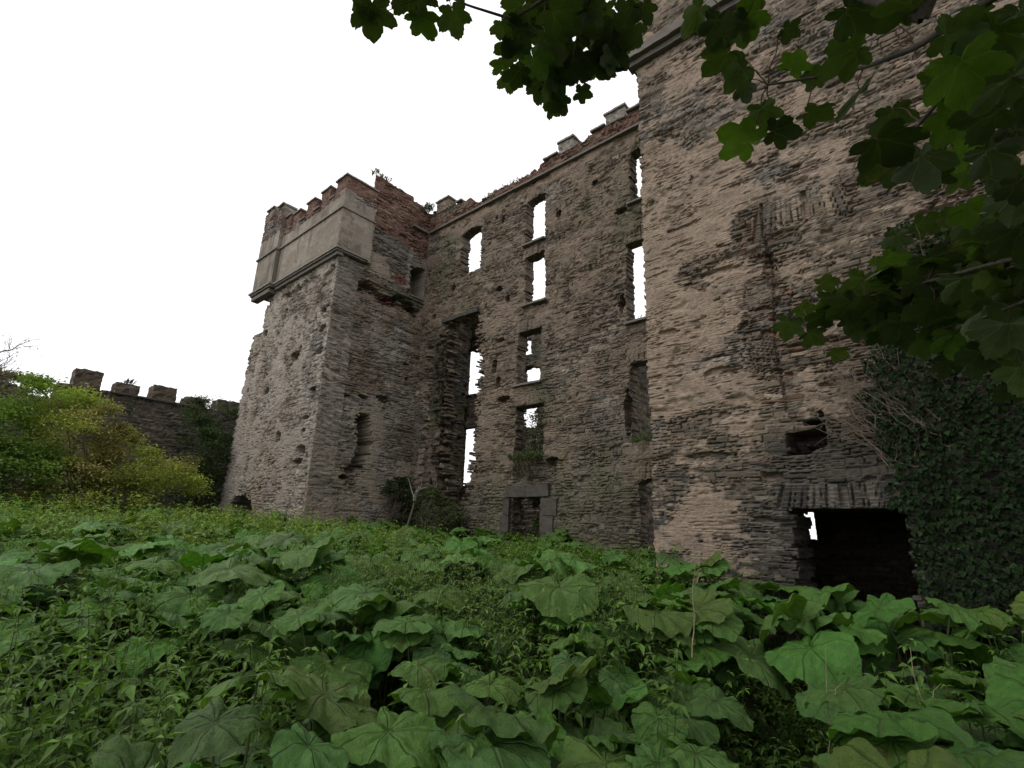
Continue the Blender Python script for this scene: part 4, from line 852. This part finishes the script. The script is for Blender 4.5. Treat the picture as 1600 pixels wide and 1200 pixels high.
for k in range(70):
    a = (r.uniform(-1.6, -.5), r.uniform(2.6, 3.6)) if k < 58 else (r.uniform(-1, 1), r.uniform(.5, 4)); t = r.uniform(.5, 1.7); an = r.normal(2.25, .35)
    p0 = np.array([a[0] + .5, Yt - .10, a[1]]); p1 = p0 + np.array([math.cos(an) * t, -r.uniform(0, .25), math.sin(an) * t]); P_ = curve(p0, p1, r.uniform(-.2, .2), 9, .03, k); tube(mb, P_, .007, .002, (.19, .15, .115) if k < 58 else (.13, .11, .08), 4)
    for j in range(2):
        q = P_[3 + j * 2]; tube(mb, curve(q, q + np.array([r.normal(-.1, .2), -.05, r.normal(.15, .2)]), .02, 5, .02, j + k), .004, .0015, (.17, .135, .10), 4)
o = mb.build('stems', M_wood); o.parent = ivy; o.matrix_parent_inverse = iinv

# ================================================================== the sycamore over the camera
syc = empty('sycamore_tree', (2.6, -1.7, 0), 'sycamore overhanging the view from the right with broad dark lobed leaves', 'tree'); sinv = Matrix.Translation((-2.6, 1.7, 0))
def sp(o): o.parent = syc; o.matrix_parent_inverse = sinv; return o
mb = MB(); tube(mb, curve((2.6, -1.7, -.2), (2.3, -1.4, 6.5), 0, 12, .05, 3), .30, .14, (.11, .10, .085), 14); sp(mb.build('trunk', M_wood, None, True))
BARK = (.075, .065, .05)
for i, P0 in enumerate(BR):
    hub = (2.4, -1.5, 3.6 + .25 * i); st_ = P0[0]; mb = MB()
    tube(mb, curve(hub, st_, .25, 9, .03, i), .05, .013, BARK, 8)
    pts = np.array(P0); tt_ = np.linspace(0, len(pts) - 1, len(pts) * 5); Q = np.stack([np.interp(tt_, np.arange(len(pts)), pts[:, k]) for k in range(3)], -1)
    Q[1:-1] = (Q[:-2] + Q[1:-1] * 2 + Q[2:]) / 4; tube(mb, Q, .010, .003, BARK, 7); sp(mb.build('branch', M_wood, None, True))
def syc_leaf(seed, teeth=True):
    r = np.random.default_rng(seed); n = 90 if teeth else 26; th = np.linspace(-math.pi, math.pi, n + 1)[:-1]
    lobes = [(0, 1.0, .62), (.95, .88, .55), (-.95, .88, .55), (1.95, .60, .55), (-1.95, .60, .55)]
    R = np.full(n, .34)
    for (c, l, w) in lobes:
        l = l * r.uniform(.92, 1.08); d = np.abs((th - c + math.pi) % (2 * math.pi) - math.pi) / w
        R = np.maximum(R, np.where(d < 1, l * (1 - .42 * d ** 1.7) * np.where(d > .8, .9, 1), 0))
    R *= 1 - .62 * np.exp(-((np.abs(th) - math.pi) / .28) ** 2)
    if teeth: R *= 1 + .045 * (np.abs(((th * 13) % 2) - 1) - .5) + .03 * r.standard_normal(n)
    V = [[0, 0, 0]]; UV = [[.5, 0]]; k1, k2 = r.uniform(.05, .2), r.uniform(0, 6)
    rings = (.35, .7, 1.0) if teeth else (1.0,)
    for f in rings:
        z = -k1 * (R * f) ** 2 * 1.2 + .06 * f * np.sin(th * 3 + k2) + .035 * f * np.abs(np.sin(th * 3.3))
        V += list(np.stack([R * f * np.cos(th), R * f * np.sin(th), z], -1)); UV += list(np.stack([th / (2 * math.pi) * 6.6 + .5, np.full(n, f)], -1))
    F3 = [[0, 1 + i, 1 + (i + 1) % n] for i in range(n - 1)]; F4 = [[1 + k * n + i, 1 + (k + 1) * n + i, 1 + (k + 1) * n + i + 1, 1 + k * n + i + 1] for k in range(len(rings) - 1) for i in range(n - 1)]
    V = np.array(V, float); V[:, 0] += .12; return V * .55, np.array(F3), np.array(F4) if F4 else np.zeros((0, 4), int), np.array(UV, float)
LS = [syc_leaf(600 + k) for k in range(10)]
CS = np.array([.042, .067, .018])
def add_leaf(mb, p, size, n_, t_, c, lib=LS):
    V, F3, F4, UV = lib[r.integers(0, len(lib))]
    W_ = xf(V * size, np.array(p), n_, t_); off = mb.n
    mb.V.append(W_); mb.F3.append(F3 + off)
    if len(F4): mb.F4.append(F4 + off)
    mb.C.append(np.broadcast_to(c, (len(W_), 3))); mb.U.append(UV); mb.n += len(W_)
r = np.random.default_rng(88); bp = np.concatenate([np.array(b) for b in BR]); sprays = {}
for (x, y, z, s_) in SY:
    p = np.array([x, y, z]); toc = np.array([0, 0, 1.7]) - p; toc /= np.linalg.norm(toc)
    n_ = np.array([0, 0, .55]) - toc * r.uniform(.3, 1.0) + r.normal(0, .28, 3); t_ = np.array([0, 0, -1.0]) + r.normal(0, .45, 3) + toc * .2
    c = CS * r.uniform(.55, 1.3) * (np.array([1.6, 1.9, .8]) if r.random() < .13 else 1); s_ = s_ * ((.70 if y < 2.1 else .8) if x > -.6 else .88)  # some leaves coloured brighter, a backlit glow put into the tint
    j = int(np.argmin(np.linalg.norm(bp - p, axis=1))); key = 'a' if x < -.6 and y < 2.2 else ('b' if y < 2.1 else 'c')
    mb = sprays.setdefault(key, (MB(), MB()))
    add_leaf(mb[0], p, s_, n_, t_, c); sk = MB(); tube(sk, curve(bp[j], p, .02, 5, .004, j), .0022, .0016, (.10, .075, .04), 4); sp(sk.build('leaf_stalk', M_wood))
# filler leaves behind the placed ones, deeper in the sprays
for (cx, cy, cz, rx, ry, rz, nf, sz, key) in [(-1.22, 1.68, 4.12, .27, .24, .2, 60, .16, 'a'), (-1.28, 1.75, 3.95, .15, .15, .14, 26, .14, 'a'), (.22, 1.35, 2.95, .22, .3, .26, 34, .12, 'b'), (.33, 1.9, 2.72, .2, .4, .2, 26, .13, 'b'), (.02, 2.85, 2.80, .30, .3, .17, 80, .16, 'c'), (.30, 2.65, 2.72, .25, .35, .26, 70, .16, 'c'), (-.28, 2.95, 2.80, .22, .2, .07, 14, .17, 'c')]:
    for k in range(nf):
        v = r.normal(0, .55, 3); p = np.array([cx, cy, cz]) + v * [rx, ry, rz]; toc = np.array([0, 0, 1.7]) - p; toc /= np.linalg.norm(toc)
        add_leaf(sprays[key][0], p, sz * r.uniform(.7, 1.2), np.array([0, 0, .9]) - toc * r.uniform(0, .8) + r.normal(0, .35, 3), np.array([0, 0, -1.0]) + r.normal(0, .6, 3), CS * r.uniform(.5, 1.2) * (np.array([1.3, 1.5, .8]) if r.random() < .12 else 1))  # a few fillers tinted lighter, as if light came through them
for key in sprays: sp(sprays[key][0].build('foliage', M_syc, None, False))
# crown overhead, out of the picture: it shades the foreground
LC = [syc_leaf(700 + k, False) for k in range(6)]
mb = MB(); cnt = 0; RG, UPn, FW = np.array(RGT), np.array(UPV), np.array(FWD)
while cnt < CROWN_N:
    v = r.normal(0, 1, 3); v /= np.linalg.norm(v); v *= r.uniform(.3, 1) ** .5; p = np.array([1.6, -.6, 6.3]) + v * [5.6, 5.6, 2.9]
    if fbm(np.array([p[0] * .9]), np.array([p[1] * .9 + p[2]]), 90, 2)[0] < .36: continue
    w_ = p - np.array([0, 0, 1.7]); cx_, cy_, cz_ = w_ @ RG, w_ @ UPn, w_ @ FW
    if not (cy_ > max(cz_, 0) * .95 + .45 or cx_ > max(cz_, 0) * 1.2 + .6): continue
    add_leaf(mb, p, r.uniform(.2, .3), np.array([0, 0, 1.0]) + r.normal(0, .4, 3), np.array([0, 0, -.6]) + r.normal(0, 1, 3), CS * r.uniform(.7, 1.2), LC); cnt += 1
while cnt < CROWN_N + 3800:
    v = r.normal(0, 1, 3); v /= np.linalg.norm(v); v *= r.uniform(.3, 1) ** .5; p = np.array([5.6, 4.2, 6.2]) + v * [4.2, 4.8, 3.6]
    w_ = p - np.array([0, 0, 1.7]); cx_, cy_, cz_ = w_ @ RG, w_ @ UPn, w_ @ FW
    if p[1] > 8.0 or not cx_ > max(cz_, 0) * 1.08 + .3: continue
    add_leaf(mb, p, r.uniform(.2, .3), np.array([0, 0, 1.0]) + r.normal(0, .4, 3), np.array([0, 0, -.6]) + r.normal(0, 1, 3), CS * r.uniform(.7, 1.2), LC); cnt += 1
sp(mb.build('foliage', M_syc))
mb = MB()
for k in range(14):
    a = k * 2.4; tube(mb, curve((2.3, -1.4, 4.4 + k * .15), (1.6 + 4.6 * math.cos(a), -.6 + (4.3 if math.sin(a) < 0 else 2.0) * math.sin(a), 6.4 + 1.5 * math.sin(k)), .4, 9, .08, k), .09, .02, BARK, 7)
sp(mb.build('branch', M_wood))
# ivy covered hawthorns and a bank of scrub close the view behind the camera's right
print('objects', len(bpy.data.objects))
